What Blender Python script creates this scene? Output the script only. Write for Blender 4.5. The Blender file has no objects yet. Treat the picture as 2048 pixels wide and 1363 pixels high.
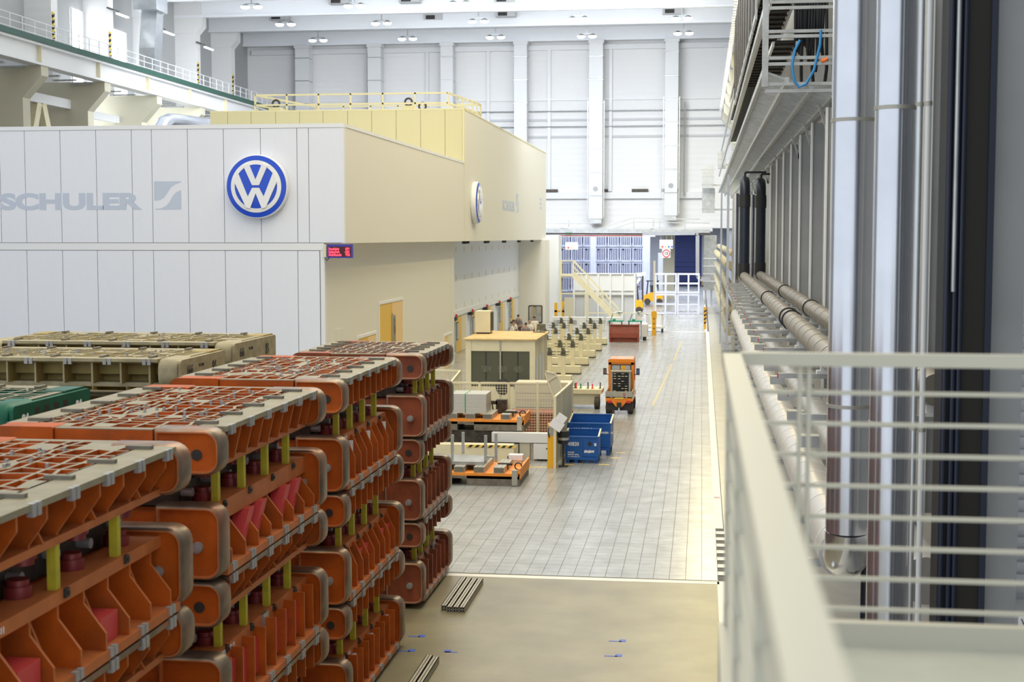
import bpy, bmesh, math, random
from mathutils import Vector, Matrix
from math import sin, cos, pi, radians as R
random.seed(7)
S = bpy.context.scene
C = S.collection

# ------------------------------------------------------------ camera (2048 x 1363 frame)
F, H, VPX, VPY = 2844.4, 7.1, 1404.0, 474.0
PITCH = math.atan2(681.5-VPY, F); YAW = math.atan2(VPX-1024, math.hypot(F, 681.5-VPY))
cam = bpy.data.cameras.new('camera'); cam.sensor_width = 36; cam.lens = F/2048*36
cam.clip_start = .05; cam.clip_end = 600
cam.dof.use_dof = True; cam.dof.focus_distance = 34; cam.dof.aperture_fstop = 2.6
co = bpy.data.objects.new('camera', cam); C.objects.link(co)
co.location = (0, 0, H); co.rotation_euler = (pi/2-PITCH, 0, YAW)
S.camera = co
FW = Vector((-sin(YAW)*cos(PITCH), cos(YAW)*cos(PITCH), -sin(PITCH)))
RT = Vector((cos(YAW), sin(YAW), 0)); UP = RT.cross(FW)
def ray(x, y): return FW*F + RT*(x-1024) - UP*(y-681.5)
def onz(x, y, z=0.0): r = ray(x, y); return Vector((0, 0, H)) + r*((z-H)/r.z)
def ony(x, y, Y): r = ray(x, y); return Vector((0, 0, H)) + r*(Y/r.y)
def onx(x, y, X): r = ray(x, y); return Vector((0, 0, H)) + r*(X/r.x)

# ------------------------------------------------------------ light
w = bpy.data.worlds.new('world'); S.world = w; w.use_nodes = True
bg = w.node_tree.nodes['Background']; bg.inputs[0].default_value = (.90, .95, 1, 1); bg.inputs[1].default_value = .74
def area(name, loc, sx, sy, power, col, rot=(0, 0, 0)):
    l = bpy.data.lights.new(name, 'AREA'); l.shape = 'RECTANGLE'; l.size = sx; l.size_y = sy
    l.energy = power; l.color = col
    o = bpy.data.objects.new(name, l); C.objects.link(o); o.location = loc; o.rotation_euler = rot
    return o
area('warm_hall_lamps', (-6, 45, 28.2), 13, 66, 6800, (1, .84, .52))
area('cool_hall_lamps', (-21, 113, 28.0), 26, 28, 18500, (.88, .93, 1), (R(35), 0, 0))
area('cool_end_lamps', (-9, 134, 28.0), 14, 22, 2400, (.84, .90, 1), (R(30), 0, 0))
area('warm_wall_lamps', (1.0, 104, 25), 1.2, 84, 5600, (1, .84, .42), (0, R(-18), 0))
area('back_hall_lamps', (-9, 186, 8.0), 22, 36, 5200, (.80, .86, 1))
S.view_settings.view_transform = 'Standard'; S.view_settings.look = 'None'
S.view_settings.gamma = 1; S.view_settings.use_curve_mapping = False
S.view_settings.exposure = .63

# ------------------------------------------------------------ materials
M = {}
def mat(name, col, rough=.5, metal=0., var=.0, scale=3., bump=0., bscale=40., dirt=None, dirt_amt=.5, dscale=1.5, emit=0., wave=None, coat=0.):
    m = bpy.data.materials.new(name); m.use_nodes = True; nt = m.node_tree; N = nt.nodes; L = nt.links
    b = N['Principled BSDF']; b.inputs['Roughness'].default_value = rough; b.inputs['Metallic'].default_value = metal
    b.inputs['Base Color'].default_value = (*col, 1)
    if 'cast' in name or 'edge' in name: b.inputs['Specular IOR Level'].default_value = .22
    if coat: b.inputs['Coat Weight'].default_value = coat
    tc = N.new('ShaderNodeTexCoord'); src = None
    if var or dirt or bump or wave:
        g = N.new('ShaderNodeNewGeometry')
        pos = g.outputs['Position']
    if var:
        n = N.new('ShaderNodeTexNoise'); n.inputs['Scale'].default_value = scale; n.inputs['Detail'].default_value = 6
        L.new(pos, n.inputs['Vector'])
        r = N.new('ShaderNodeValToRGB')
        r.color_ramp.elements[0].position = .3; r.color_ramp.elements[1].position = .72
        r.color_ramp.elements[0].color = tuple(max(0, c*(1-var)) for c in col)+(1,)
        r.color_ramp.elements[1].color = tuple(min(1, c*(1+var)) for c in col)+(1,)
        L.new(n.outputs['Fac'], r.inputs['Fac']); src = r.outputs['Color']
    if dirt:
        n = N.new('ShaderNodeTexNoise'); n.inputs['Scale'].default_value = dscale; n.inputs['Detail'].default_value = 9; n.inputs['Roughness'].default_value = .68
        L.new(pos, n.inputs['Vector'])
        r = N.new('ShaderNodeValToRGB'); r.color_ramp.elements[0].position = .46; r.color_ramp.elements[1].position = .68
        r.color_ramp.elements[1].color = (dirt_amt,)*3+(1,); r.color_ramp.elements[0].color = (0, 0, 0, 1)
        L.new(n.outputs['Fac'], r.inputs['Fac'])
        mx = N.new('ShaderNodeMix'); mx.data_type = 'RGBA'
        L.new(r.outputs['Color'], mx.inputs['Factor'])
        if src: L.new(src, mx.inputs['A'])
        else: mx.inputs['A'].default_value = (*col, 1)
        mx.inputs['B'].default_value = (*dirt, 1); src = mx.outputs['Result']
    if src: L.new(src, b.inputs['Base Color'])
    h = None
    if bump:
        n = N.new('ShaderNodeTexNoise'); n.inputs['Scale'].default_value = bscale; n.inputs['Detail'].default_value = 4
        L.new(pos, n.inputs['Vector']); h = n.outputs['Fac']
    if wave:                      # (axis, waves per metre, strength): fine profiled sheet
        wv = N.new('ShaderNodeTexWave'); wv.bands_direction = wave[0]; wv.inputs['Scale'].default_value = wave[1]*.314
        L.new(pos, wv.inputs['Vector']); h = wv.outputs['Fac']; bump = wave[2]
    if h:
        bp = N.new('ShaderNodeBump'); bp.inputs['Strength'].default_value = bump; bp.inputs['Distance'].default_value = .02
        L.new(h, bp.inputs['Height']); L.new(bp.outputs['Normal'], b.inputs['Normal'])
    if emit:
        b.inputs['Emission Color'].default_value = (*col, 1); b.inputs['Emission Strength'].default_value = emit
    M[name] = m; return m
mat('concrete', (.235, .212, .132), .36, var=.22, scale=.9, dirt=(.25, .20, .12), dirt_amt=.55, dscale=.7, bump=.05)
mat('strip_concrete', (.46, .45, .41), .26, var=.08, scale=1.2)
mat('joint', (.10, .10, .10), .7)
mat('tile', (.38, .39, .385), .23, metal=.15, var=.16, scale=1.7, dirt=(.24, .23, .21), dirt_amt=.4, dscale=.35)
mat('white_paint', (.80, .79, .74), .5)
mat('yellow_paint', (.80, .58, .10), .5)
mat('tape_blue', (.03, .10, .55), .5)
mat('white_panel', (.765, .795, .88), .5, wave=('X', 14, .12))
mat('white_trim', (.77, .79, .83), .45)
mat('seam', (.32, .32, .33), .7)
mat('side_panel', (.74, .72, .65), .5, wave=('Y', 9, .12))  # white flanks: the warm lamp tint is put into this cream
mat('warm_lit_panel', (.64, .60, .37), .5, wave=('X', 14, .10))  # warm lamp light on the taller cabin's front, painted into the base colour
mat('rail_yellow', (.72, .67, .42), .5)
mat('hall_white', (.80, .80, .80), .6, wave=('Z', 1.6, .5))
mat('hall_grey', (.55, .56, .58), .6, wave=('X', 2.5, .3))
mat('roof_white', (.86, .88, .92), .6)
mat('sheet_grey', (.36, .37, .38), .45, metal=.2, var=.08, scale=1.)
mat('steel_white', (.74, .75, .76), .4)
mat('cream', (.72, .66, .46), .5, var=.05, scale=2)
mat('cream_wall', (.58, .55, .43), .6)
mat('galv', (.50, .52, .53), .34, metal=.75, var=.14, scale=3)
mat('duct_silver', (.58, .61, .64), .28, metal=.85, var=.08, scale=2)
mat('pipe_silver', (.66, .69, .76), .2, metal=.9, var=.05, scale=2)
mat('pipe_white', (.50, .49, .48), .35, metal=.15)
mat('pipe_grey', (.20, .18, .155), .45, var=.08, scale=3)
mat('pipe_beige', (.36, .32, .20), .5, var=.1, scale=2)
mat('black_plastic', (.018, .02, .026), .35)
mat('black_blue', (.008, .014, .035), .35)
mat('brown_black', (.010, .008, .006), .6)
mat('dark', (.03, .028, .026), .6)
mat('dark_steel', (.07, .06, .05), .5, metal=.4, var=.4, scale=6)
mat('green_rail', (.025, .09, .065), .5)
mat('railing_paint', (.49, .48, .40), .5)
mat('platform_plate', (.48, .48, .40), .5, var=.06, scale=4)
mat('orange_cast', (.46, .092, .009), .5, var=.22, scale=2.2, dirt=(.17, .055, .022), dirt_amt=.55, dscale=1.6, bump=.12, bscale=60)
mat('orange_edge', (.47, .145, .045), .5, var=.15, scale=4)
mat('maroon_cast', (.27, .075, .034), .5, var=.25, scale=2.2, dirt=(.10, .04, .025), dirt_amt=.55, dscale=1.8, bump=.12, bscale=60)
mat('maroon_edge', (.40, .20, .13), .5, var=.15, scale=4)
mat('worn_steel', (.20, .15, .11), .38, metal=.6, var=.4, scale=4, dirt=(.36, .12, .05), dirt_amt=.7, dscale=2.2)
mat('machined', (.255, .225, .148), .5, metal=.1, var=.15, scale=5)
mat('wear_grey', (.36, .36, .36), .45, metal=.3, var=.1, scale=8)
mat('pad_dark', (.17, .155, .12), .6, var=.2, scale=9)
mat('yellow_cast', (.37, .285, .10), .5, var=.25, scale=2.5, dirt=(.20, .16, .09), dirt_amt=.6, dscale=2.5, bump=.1)
mat('yellow_edge', (.36, .315, .20), .5, var=.2, scale=5)
mat('green_cast', (.003, .085, .048), .4, var=.2, scale=2.5)
mat('green_edge', (.012, .115, .068), .45, var=.2, scale=3)
mat('spacer_yellow', (.50, .44, .025), .5, var=.1, scale=6, dirt=(.25, .2, .05), dirt_amt=.3, dscale=8)
mat('buffer_red', (.22, .03, .03), .35, metal=.2)
mat('red_guard', (.55, .05, .05), .45)
mat('red_dark', (.30, .06, .035), .55, var=.15, scale=5, dirt=(.22, .12, .08), dirt_amt=.5, dscale=3)
mat('chain_red', (.65, .03, .03), .4)
mat('vw_blue', (.003, .065, .60), .22, coat=.15)
mat('logo_white', (.80, .81, .83), .2, coat=.6)
mat('print_grey', (.51, .575, .70), .5)
mat('print_black', (.03, .03, .03), .6)
mat('print_white', (.85, .85, .85), .5)
mat('display_blue', (.05, .04, .38), .35)
mat('display_dark', (.06, .004, .006), .4)
mat('led_red', (1, .03, .06), .5, emit=3.)
mat('door_yellow', (.75, .47, .06), .45)
mat('door_wood', (.78, .55, .26), .5)
mat('door_beige', (.74, .66, .46), .5)
mat('glass', (.36, .38, .28), .06, metal=.0)
mat('glass_dark', (.10, .105, .08), .08)
mat('mirror', (.62, .64, .68), .05, metal=.9)
mat('roof_tan', (.62, .44, .20), .7, var=.2, scale=3)
mat('bin_blue', (.008, .10, .40), .42, var=.12, scale=3)
mat('tug_orange', (.85, .26, .015), .3, coat=.3)
mat('rubber', (.06, .055, .045), .8)
mat('grey_metal', (.42, .40, .34), .45, metal=.3, var=.1, scale=6)
mat('pallet_orange', (.80, .27, .03), .5, var=.1, scale=5)
mat('wood_grey', (.16, .14, .11), .8, var=.25, scale=6)
mat('tube_grey', (.42, .41, .36), .4, metal=.4, var=.1, scale=5)
mat('sheet_stack', (.50, .50, .47), .4, metal=.3, wave=('Z', 22, .3))
mat('strap_green', (.02, .30, .12), .5)
mat('head_green', (.11, .11, .08), .5, var=.35, scale=9)
mat('fork_yellow', (.82, .42, .02), .4)
mat('lavender', (.66, .68, .80), .45, var=.05, scale=2)
mat('lavender_dark', (.13, .14, .22), .6)
mat('door_blue', (.012, .03, .17), .5, wave=('Z', 4, .6))
mat('sky_pane', (.93, .97, 1), .4, emit=3.2)
mat('lamp_white', (.95, .97, 1), .4, emit=7.)
mat('tube_lamp', (1, 1, 1), .4, emit=1.6)
mat('sign_green', (.25, .75, .55), .4, emit=.5)
mat('sign_white', (.82, .82, .84), .5)
mat('ring_red', (.7, .03, .04), .5)
mat('hose_blue', (.03, .25, .60), .35)
mat('tip_orange', (.9, .2, .02), .5)
mat('copper', (.55, .30, .18), .4)
mat('skin', (.52, .30, .20), .5); mat('hair', (.05, .035, .025), .6); mat('shirt_white', (.78, .76, .72), .7)
mat('overall_grey', (.24, .22, .25), .7); mat('trousers', (.12, .05, .06), .7); mat('shirt_dark', (.10, .09, .10), .7)
mat('table_green', (.02, .35, .22), .45)
mat('hazard_black', (.02, .02, .02), .6)

# ------------------------------------------------------------ mesh helpers
class MB:
    def __init__(s): s.v = []; s.f = []; s.m = []
    def quadbox(s, x0, y0, z0, x1, y1, z1, mi=0):
        n = len(s.v)
        s.v += [(x0, y0, z0), (x1, y0, z0), (x1, y1, z0), (x0, y1, z0), (x0, y0, z1), (x1, y0, z1), (x1, y1, z1), (x0, y1, z1)]
        s.f += [(n, n+3, n+2, n+1), (n+4, n+5, n+6, n+7), (n, n+1, n+5, n+4), (n+1, n+2, n+6, n+5), (n+2, n+3, n+7, n+6), (n+3, n, n+4, n+7)]
        s.m += [mi]*6; return s
    box = quadbox
    def prism(s, poly, ax, a0, a1, mi=0, mside=None):
        """extrude polygon; ax 'x': poly=(y,z); 'y': poly=(x,z); 'z': poly=(x,y)"""
        def P(p, a): return {'x': (a, p[0], p[1]), 'y': (p[0], a, p[1]), 'z': (p[0], p[1], a)}[ax]
        n = len(s.v); k = len(poly)
        s.v += [P(p, a0) for p in poly]+[P(p, a1) for p in poly]
        s.f += [tuple(range(n, n+k)), tuple(range(n+2*k-1, n+k-1, -1))]; s.m += [mi, mi]
        for i in range(k):
            j = (i+1) % k; s.f.append((n+i, n+k+i, n+k+j, n+j)); s.m.append(mi if mside is None else mside)
        return s
    def loft(s, loops, cap=True, mi=0, mis=None):
        n = len(s.v); k = len(loops[0])
        for l in loops: s.v += [tuple(p) for p in l]
        for a in range(len(loops)-1):
            for i in range(k):
                j = (i+1) % k; s.f.append((n+a*k+i, n+a*k+j, n+(a+1)*k+j, n+(a+1)*k+i)); s.m.append(mi if mis is None else mis[a])
        if cap:
            s.f += [tuple(range(n+k-1, n-1, -1)), tuple(range(n+(len(loops)-1)*k, n+len(loops)*k))]; s.m += [mi, mi]
        return s
    def tube(s, pts, r, n=10, mi=0, cap=True):
        pts = [Vector(p) for p in pts]; loops = []; prev = None
        for i, p in enumerate(pts):
            a = pts[max(0, i-1)]; b = pts[min(len(pts)-1, i+1)]; t = (b-a).normalized()
            if prev is None:
                u = t.orthogonal().normalized()
                if abs(t.z) < .9: u = t.cross(Vector((0, 0, 1))).normalized()
            else: u = (prev-t*prev.dot(t)).normalized()
            prev = u; v = t.cross(u); rr = r[i] if isinstance(r, (list, tuple)) else r
            loops.append([p+u*(rr*cos(2*pi*k/n))+v*(rr*sin(2*pi*k/n)) for k in range(n)])
        return s.loft(loops, cap, mi)
    def bar(s, a, b, wd, ht=None, mi=0):
        a = Vector(a); b = Vector(b); t = (b-a).normalized(); ht = ht or wd
        u = t.cross(Vector((0, 0, 1)))
        u = Vector((1, 0, 0)) if u.length < 1e-3 else u.normalized()
        v = t.cross(u); l = []
        for p in (a, b): l.append([p+u*x*wd/2+v*y*ht/2 for x, y in ((-1, -1), (1, -1), (1, 1), (-1, 1))])
        return s.loft(l, True, mi)
    def disc(s, c, ax, r, t, n=20, mi=0):
        d = {'x': Vector((1, 0, 0)), 'y': Vector((0, 1, 0)), 'z': Vector((0, 0, 1))}[ax]; c = Vector(c)
        return s.tube([c-d*t/2, c+d*t/2], r, n, mi)
    def ball(s, c, r, n=12, mi=0, sq=(1, 1, 1)):
        c = Vector(c); l = []
        for i in range(1, 8):
            th = pi*i/8; l.append([c+Vector((sq[0]*r*sin(th)*cos(2*pi*k/n), sq[1]*r*sin(th)*sin(2*pi*k/n), -sq[2]*r*cos(th))) for k in range(n)])
        return s.loft(l, True, mi)
    def mesh(s, name, mats, smooth=None):
        me = bpy.data.meshes.new(name); me.from_pydata([tuple(v) for v in s.v], [], s.f)
        for q in (mats if isinstance(mats, (list, tuple)) else [mats]): me.materials.append(M[q])
        me.polygons.foreach_set('material_index', s.m)
        bm = bmesh.new(); bm.from_mesh(me); bmesh.ops.recalc_face_normals(bm, faces=bm.faces); bm.to_mesh(me); bm.free()
        if smooth is not None:
            me.polygons.foreach_set('use_smooth', [True]*len(me.polygons)); me.set_sharp_from_angle(angle=R(smooth))
        return me
    def build(s, name, mats, parent=None, loc=None, smooth=None):
        return place(s.mesh(name, mats, smooth), name, parent, loc)
def place(me, name, parent=None, loc=None, rz=0):
    o = bpy.data.objects.new(name, me); C.objects.link(o)
    if parent: o.parent = parent
    if loc: o.location = loc
    if rz: o.rotation_euler.z = rz
    return o
def tag(o, label, cat, group=None):
    o['label'] = label; o['category'] = cat
    if group: o['group'] = group
    return o
def thing(name, label, cat, loc=(0, 0, 0), rz=0, group=None):
    o = bpy.data.objects.new(name, None); C.objects.link(o); o.location = loc; o.rotation_euler.z = rz
    o.empty_display_size = .2
    return tag(o, label, cat, group)
def struct(o): o['kind'] = 'structure'; return o
def stuff(o): o['kind'] = 'stuff'; return o
def box(name, m, x0, y0, z0, x1, y1, z1, parent=None): return MB().box(x0, y0, z0, x1, y1, z1).build(name, m, parent)
def text(name, body, size, m, loc, rot, parent, sx=1., bold=0., ext=.004, align='LEFT'):
    cu = bpy.data.curves.new(name, 'FONT'); cu.body = body; cu.size = size; cu.extrude = ext; cu.offset = bold
    cu.align_x = align; cu.align_y = 'BOTTOM_BASELINE'
    t = bpy.data.objects.new(name, cu); C.objects.link(t)
    me = bpy.data.meshes.new_from_object(t.evaluated_get(bpy.context.evaluated_depsgraph_get()))
    bpy.data.objects.remove(t)
    me.materials.clear(); me.materials.append(M[m])
    o = place(me, name, parent, loc); o.rotation_euler = rot; o.scale = (sx, 1, 1)
    return o
def rrect(x0, z0, x1, z1, rs, n=5):
    """rounded rectangle loop, rs = radii (bl, br, tr, tl)"""
    out = []
    for (cx, cz, r, a) in ((x0+rs[0], z0+rs[0], rs[0], pi), (x1-rs[1], z0+rs[1], rs[1], 1.5*pi), (x1-rs[2], z1-rs[2], rs[2], 0), (x0+rs[3], z1-rs[3], rs[3], .5*pi)):
        for i in range(n+1):
            t = a+i/n*pi/2; out.append((cx+r*cos(t), cz+r*sin(t)))
    return out
FRONT = (pi/2, 0, 0)            # text facing -y
RIGHT = (pi/2, 0, pi/2)         # text facing +x

# ============================================================ FLOOR
TY = 29.35; TX = .40
fl = MB().box(-56, -6, -.3, 4.2, TY-.02, 0).box(TX+.2, TY-.02, -.3, 4.2, 214, 0).box(-56, TY-.02, -.3, TX+.2, 214, -.008, 1)
floor = struct(fl.build('floor', ['concrete', 'joint']))
# right strip gets its own paler concrete
strip = MB().box(TX+.2, -6, 0, 4.2, 214, .001).build('concrete_strip', 'strip_concrete', floor)
TW = .335
tm = MB().box(0, 0, -.02, TW-.009, TW-.006, 0).mesh('tile', 'tile')
cnt = 0; rest_v = []; rest_f = []
cols = 46; y = TY+.02; row = 0
while y < 206:
    for c_ in range(cols):
        x0 = TX-.0-(c_+1)*TW
        if x0 < -15.2: continue
        if row < 22 and c_ < 16:
            if cnt < 300: place(tm, 'tile', floor, (x0, y, 0)); cnt += 1; continue
        n = len(rest_v); a, b = x0+TW-.009, y+TW-.006
        rest_v += [(x0, y, 0), (a, y, 0), (a, b, 0), (x0, b, 0), (x0, y, -.02), (a, y, -.02), (a, b, -.02), (x0, b, -.02)]
        rest_f += [(n, n+1, n+2, n+3), (n+4, n+5, n+1, n), (n+5, n+6, n+2, n+1), (n+7, n+4, n, n+3)]
    y += TW; row += 1
me = bpy.data.meshes.new('tile_field'); me.from_pydata(rest_v, [], rest_f); me.materials.append(M['tile'])
stuff(place(me, 'tile_field', floor))
def mark(name, m, x0, y0, x1, y1, z=.003): return MB().box(x0, y0, 0, x1, y1, z).build(name, m, floor)
mark('white_line', 'white_paint', -5.9, 29.05, .42, 29.27)
mark('white_line', 'white_paint', .38, 6, .60, 29.3)
mark('white_line', 'white_paint', .36, 34.7, .58, 108)
mark('white_line', 'white_paint', .28, 108, .46, 205)
for k in range(7): mark('white_square', 'white_paint', .40, 29.85+k*.70, .62, 30.17+k*.70)
mat('faded_yellow', (.50, .45, .30), .45)
mark('white_line', 'white_paint', -4.5, 107.5, .3, 107.8)
for a, b in (((-2.0, 60), (-1.6, 80)), ((-1.55, 82), (-1.3, 98))):
    MB().bar((*a, .002), (*b, .002), .12, .006).build('yellow_line', 'faded_yellow', floor)
for (x, y, l) in ((-4.25, 43.95, .35), (-3.15, 44.1, .35), (-2.85, 45.5, .3), (-2.75, 46.6, .3)):
    mark('yellow_corner', 'yellow_paint', x, y, x+l, y+.12)
MB().bar((-7.6, 43.2, .002), (-4.7, 43.4, .002), .08, .006).build('yellow_line', 'yellow_paint', floor)
for (x, y, s) in ((-4.93, 24.46, 1), (-4.93, 23.56, 1), (-4.11, 23.61, -1), (-1.36, 24.64, 1), (-1.38, 23.74, 1)):
    MB().box(x-.2, y-.02, 0, x+.02, y+.03, .003).box(x-.02+(-.2 if s < 0 else 0), y-.02, 0, x+.1+(-.2 if s < 0 else 0), y+.13, .003).build('blue_tape', 'tape_blue', floor)
for (x, y) in ((.48, 24.9), (.47, 38.9)):
    MB().box(x-.08, y, 0, x+.08, y+.06, .0045).build('floor_sticker', 'tape_blue', floor); MB().box(x-.08, y-.1, 0, x+.08, y-.02, .0045).build('floor_sticker', 'tip_orange', floor)

# ============================================================ HALL SHELL
YW = 160.0
wf = struct(MB().box(-56, YW, 8.1, 4.2, YW+.5, 31).build('wall_far', 'hall_white'))
def onwall(x, y): return ony(x, y, YW)
# horizontal ledges, lintel and posts on the end wall
for (py, hh, dd, x0, x1) in ((90, .55, .5, 505, 1465), (195, .22, .2, 505, 1452), (390, .7, .45, 1085, 1425), (458, .5, .6, 1085, 1425)):
    a = onwall(x0, py); b = onwall(x1, py)
    MB().box(a.x, YW-dd, b.z-hh/2, b.x, YW, b.z+hh/2).build('ledge', 'steel_white', wf)
for py in (238, 272):
    b = onwall(1300, py)
    MB().box(-28, YW-.15, b.z-.12, 3.2, YW, b.z+.12).build('ledge', 'hall_grey', wf)
for px in (732, 855, 977, 1099, 1222):
    a = onwall(px, 95); MB().box(a.x-.17, YW-.35, 12.2, a.x+.17, YW, 28.4).build('post', 'steel_white', wf)
for k, px in enumerate((1100, 1200, 1280, 1340)):
    a = onwall(px, 393); MB().box(a.x-.9, YW-.5, 12.1, a.x+.9, YW-.02, 12.45).build('grille', 'dark_steel', wf)
mat('left_sheet', (.42, .43, .44), .6, wave=('Y', 2.5, .3))
wl = struct(MB().box(-56, 40, 0, -52, YW, 31).build('wall_left', 'left_sheet'))
wr = struct(MB().box(3.45, 6, 0, 4.2, YW+52, 31).build('wall_right', 'sheet_grey'))
ribm = MB().box(3.16, -.05, 3.2, 3.46, .05, 10.4).box(3.11, -.12, 3.2, 3.16, .12, 10.4, 1).mesh('fin', ['sheet_grey', 'steel_white'])
for px in (1540, 1552, 1565, 1580, 1598, 1621, 1650):
    place(ribm, 'fin', wr, (0, onx(px, 450, 3.13).y, 0))
y = onx(1650, 450, 3.13).y
for k in range(4): place(ribm, 'fin', wr, (0, y-(k+1)*5.6, 0))
# roof over the end bay
ce = struct(MB().box(-56, 121, 30.2, 4.2, YW+.5, 30.6).build('ceiling', 'roof_white'))
for yb in (127.5, 137.3, 147.2, 158.6):
    MB().box(-54, yb-.3, 28.72, 3.4, yb+.3, 28.95).box(-54, yb-.12, 28.9, 3.4, yb+.12, 30.2, 1).build('beam', ['roof_white', 'roof_white'], ce)
for (px, py) in ((560, 40), (1012, 33), (868, 40), (1345, 28), (680, 8), (820, 5), (1010, 5)):
    p = onz(px, py, 29.6); MB().box(p.x-1, p.y-.6, 29.55, p.x+1, p.y+.6, 30.2).box(p.x-.75, p.y-.64, 29.6, p.x+.2, p.y-.6, 30.0, 1).build('roof_vent', ['hall_grey', 'dark'], ce)
# ceiling lamps: twin reflector heads on a hanger
lampm = None
rows = [[(503, 13), (709, 11), (919, 6), (1138, 2), (1352, 1)], [(571, 48), (763, 46), (957, 42), (1157, 37), (1364, 36)], [(636, 80), (815, 77), (991, 74), (1174, 72), (1367, 66)]]
rowname = ['nearest', 'middle', 'farthest']; nth = ['leftmost', 'second', 'third', 'fourth', 'rightmost']
hang = MB().box(-.05, -.05, .3, .05, .05, 1.7).box(-.6, -.05, .22, .6, .05, .3).mesh('hanger', 'galv', None)
head = MB().tube([(0, 0, .25), (0, 0, .12), (0, 0, 0)], [.12, .3, .46], 14).mesh('reflector', 'galv', 40)
bulb = MB().ball((0, 0, -.04), .42, 12, sq=(1, 1, .45)).mesh('bulb', 'lamp_white', 60)
for r_, row in enumerate(rows):
    for k, (px, py) in enumerate(row):
        p = onz(px, py, 28.3)
        t = thing('ceiling_lamp', f'twin-head bright ceiling lamp, {nth[k]} in the {rowname[r_]} row under the roof', 'lamp', p, 0, 'hall ceiling lamps')
        place(hang, 'hanger', t)
        for s in (-1, 1): h = place(head, 'reflector', t, (s*.6, 0, 0)); place(bulb, 'bulb', h)
# end-wall air ducts
dn = ['leftmost', 'second from the left', 'third from the left', 'fourth from the left', 'fifth from the left', 'rightmost']
for k, (a, b, bot) in enumerate(((601, 628, 300), (744, 770, 300), (888, 912, 300), (1033, 1058, 300), (1181, 1208, 438), (1331, 1357, 432))):
    x0 = onwall(a, 200).x; x1 = onwall(b, 200).x; zb = onwall(b, bot).z
    t = thing('air_duct', f'tall white square air duct on the end wall, {dn[k]} of six', 'duct', ((x0+x1)/2, YW-1.6, zb), 0, 'air ducts on the end wall')
    z = zb; hw = (x1-x0)/2; i = 0
    while z < 28.4:
        z2 = min(z+2.55, 28.4)
        MB().box(-hw, -.5, z-zb+.03, hw, .97, z2-zb).box(-hw-.06, -.56, z2-zb-.06, hw+.06, .97, z2-zb, 1).build('segment', ['steel_white', 'galv'], t); z = z2
    MB().box(-hw-.1, -.6, 28.35-zb, hw+.1, .97, 28.7-zb).build('collar', 'steel_white', t)
    if k >= 4:
        MB().box(-hw+.1, -.4, -.5, hw-.1, .8, .03).build('outlet', 'galv', t)
        MB().disc((0, -.515, 3.3), 'y', .28, .03, 16).build('round_badge', 'sheet_grey', t)
        for s in (-1, 1): MB().box(s*(hw+.15)-.04, -.3, .2, s*(hw+.15)+.04, -.2, 13).build('guide_bar', 'galv', t)
# thin sprinkler pipes on the end wall
for k, py in enumerate((222, 253)):
    z = onwall(1200, py).z
    tag(MB().tube([(-27, YW-.4, z), (2.4, YW-.4, z)], .06, 8).build('wall_pipe', 'galv', None), f'thin horizontal pipe across the end wall, {"upper" if k == 0 else "lower"} one', 'pipe')
z0 = onwall(1370, 392).z
tag(MB().tube([(-2.0, YW-.9, z0), (-2.0, YW-.9, 22)], .08, 8).build('wall_pipe', 'galv'), 'thin dark vertical pipe on the end wall right of the last duct', 'pipe')

# ---- left side: columns with crane brackets, runway, windows
ypos = [onx(px, py, -45.6).y for px, py in ((82, 130), (212, 165), (310, 195), (402, 218))]
dy = (ypos[3]-ypos[0])/3
names4 = ['leftmost', 'second', 'third', 'fourth']
ycols = [ypos[0]-dy*1] + [ypos[0]+dy*k for k in range(6)]
for k, yc in enumerate(ycols):
    lab = ('just outside the left picture edge', 'nearest, at the left picture edge', 'second from the left edge', 'third from the left edge', 'fourth from the left edge, by the bright window', 'fifth from the left edge', 'sixth from the left edge', 'seventh, in the far corner')[k]
    t = thing('crane_column', f'cream concrete crane column with stepped bracket, {lab}', 'column', (-52, yc, 0), 0, 'crane columns of the left wall')
    MB().prism([(0, 0), (5.0, 0), (5.0, 16.8), (6.4, 18.3), (6.4, 19.0), (0, 19.0)], 'y', 0, 1.1).build('bracket', 'cream_wall', t)
    MB().box(0, 0, 19.0, 2.2, 1.1, 27.2).prism([(0, 27.2), (2.2, 27.2), (2.8, 27.9), (2.8, 30.2), (0, 30.2)], 'y', -.15, 1.25).build('upper_shaft', 'hall_white', t)
    MB().box(2.2, .1, 21.6, 2.3, .36, 24.4).build('stripe_plate', 'yellow_paint', t)
    for j in range(6): MB().prism([(.095, 21.7+j*.45), (.365, 21.82+j*.45), (.365, 22.05+j*.45), (.095, 21.93+j*.45)], 'x', 2.19, 2.31).build('hazard_stripe', 'hazard_black', t)
    MB().box(5.6, .2, 19.0, 6.3, .9, 19.12).build('bearing', 'dark_steel', t)
y0, y1 = ycols[0]-4, YW-2
t = thing('crane_runway', 'long white crane girder with green rail along the left wall', 'crane girder', (-46, y0, 18.9))
L_ = y1-y0
MB().box(-.15, 0, .22, .15, L_, 1.5).box(-.5, 0, .1, .5, L_, .26).box(-.5, 0, 1.44, .5, L_, 1.6).build('girder', 'steel_white', t)
for k in range(8): MB().box(.15, (k+.5)*L_/8, .3, .45, (k+.5)*L_/8+.1, 1.44).build('stiffener', 'cream', t)
MB().box(.3, 0, 1.6, .62, L_, 2.0).build('conductor_rail', 'green_rail', t)
MB().box(-2.2, 0, 1.62, .25, L_, 1.72).build('walkway', 'galv', t)
for k in range(28): MB().box(-2.4, k*L_/28, -.12, -.6, k*L_/28+.3, -.02).build('rung', 'galv', t)
for zz in (2.2, 2.65, 3.1): MB().bar((.2, 0, zz), (.2, L_, zz), .05).build('handrail', 'steel_white', t)
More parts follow.
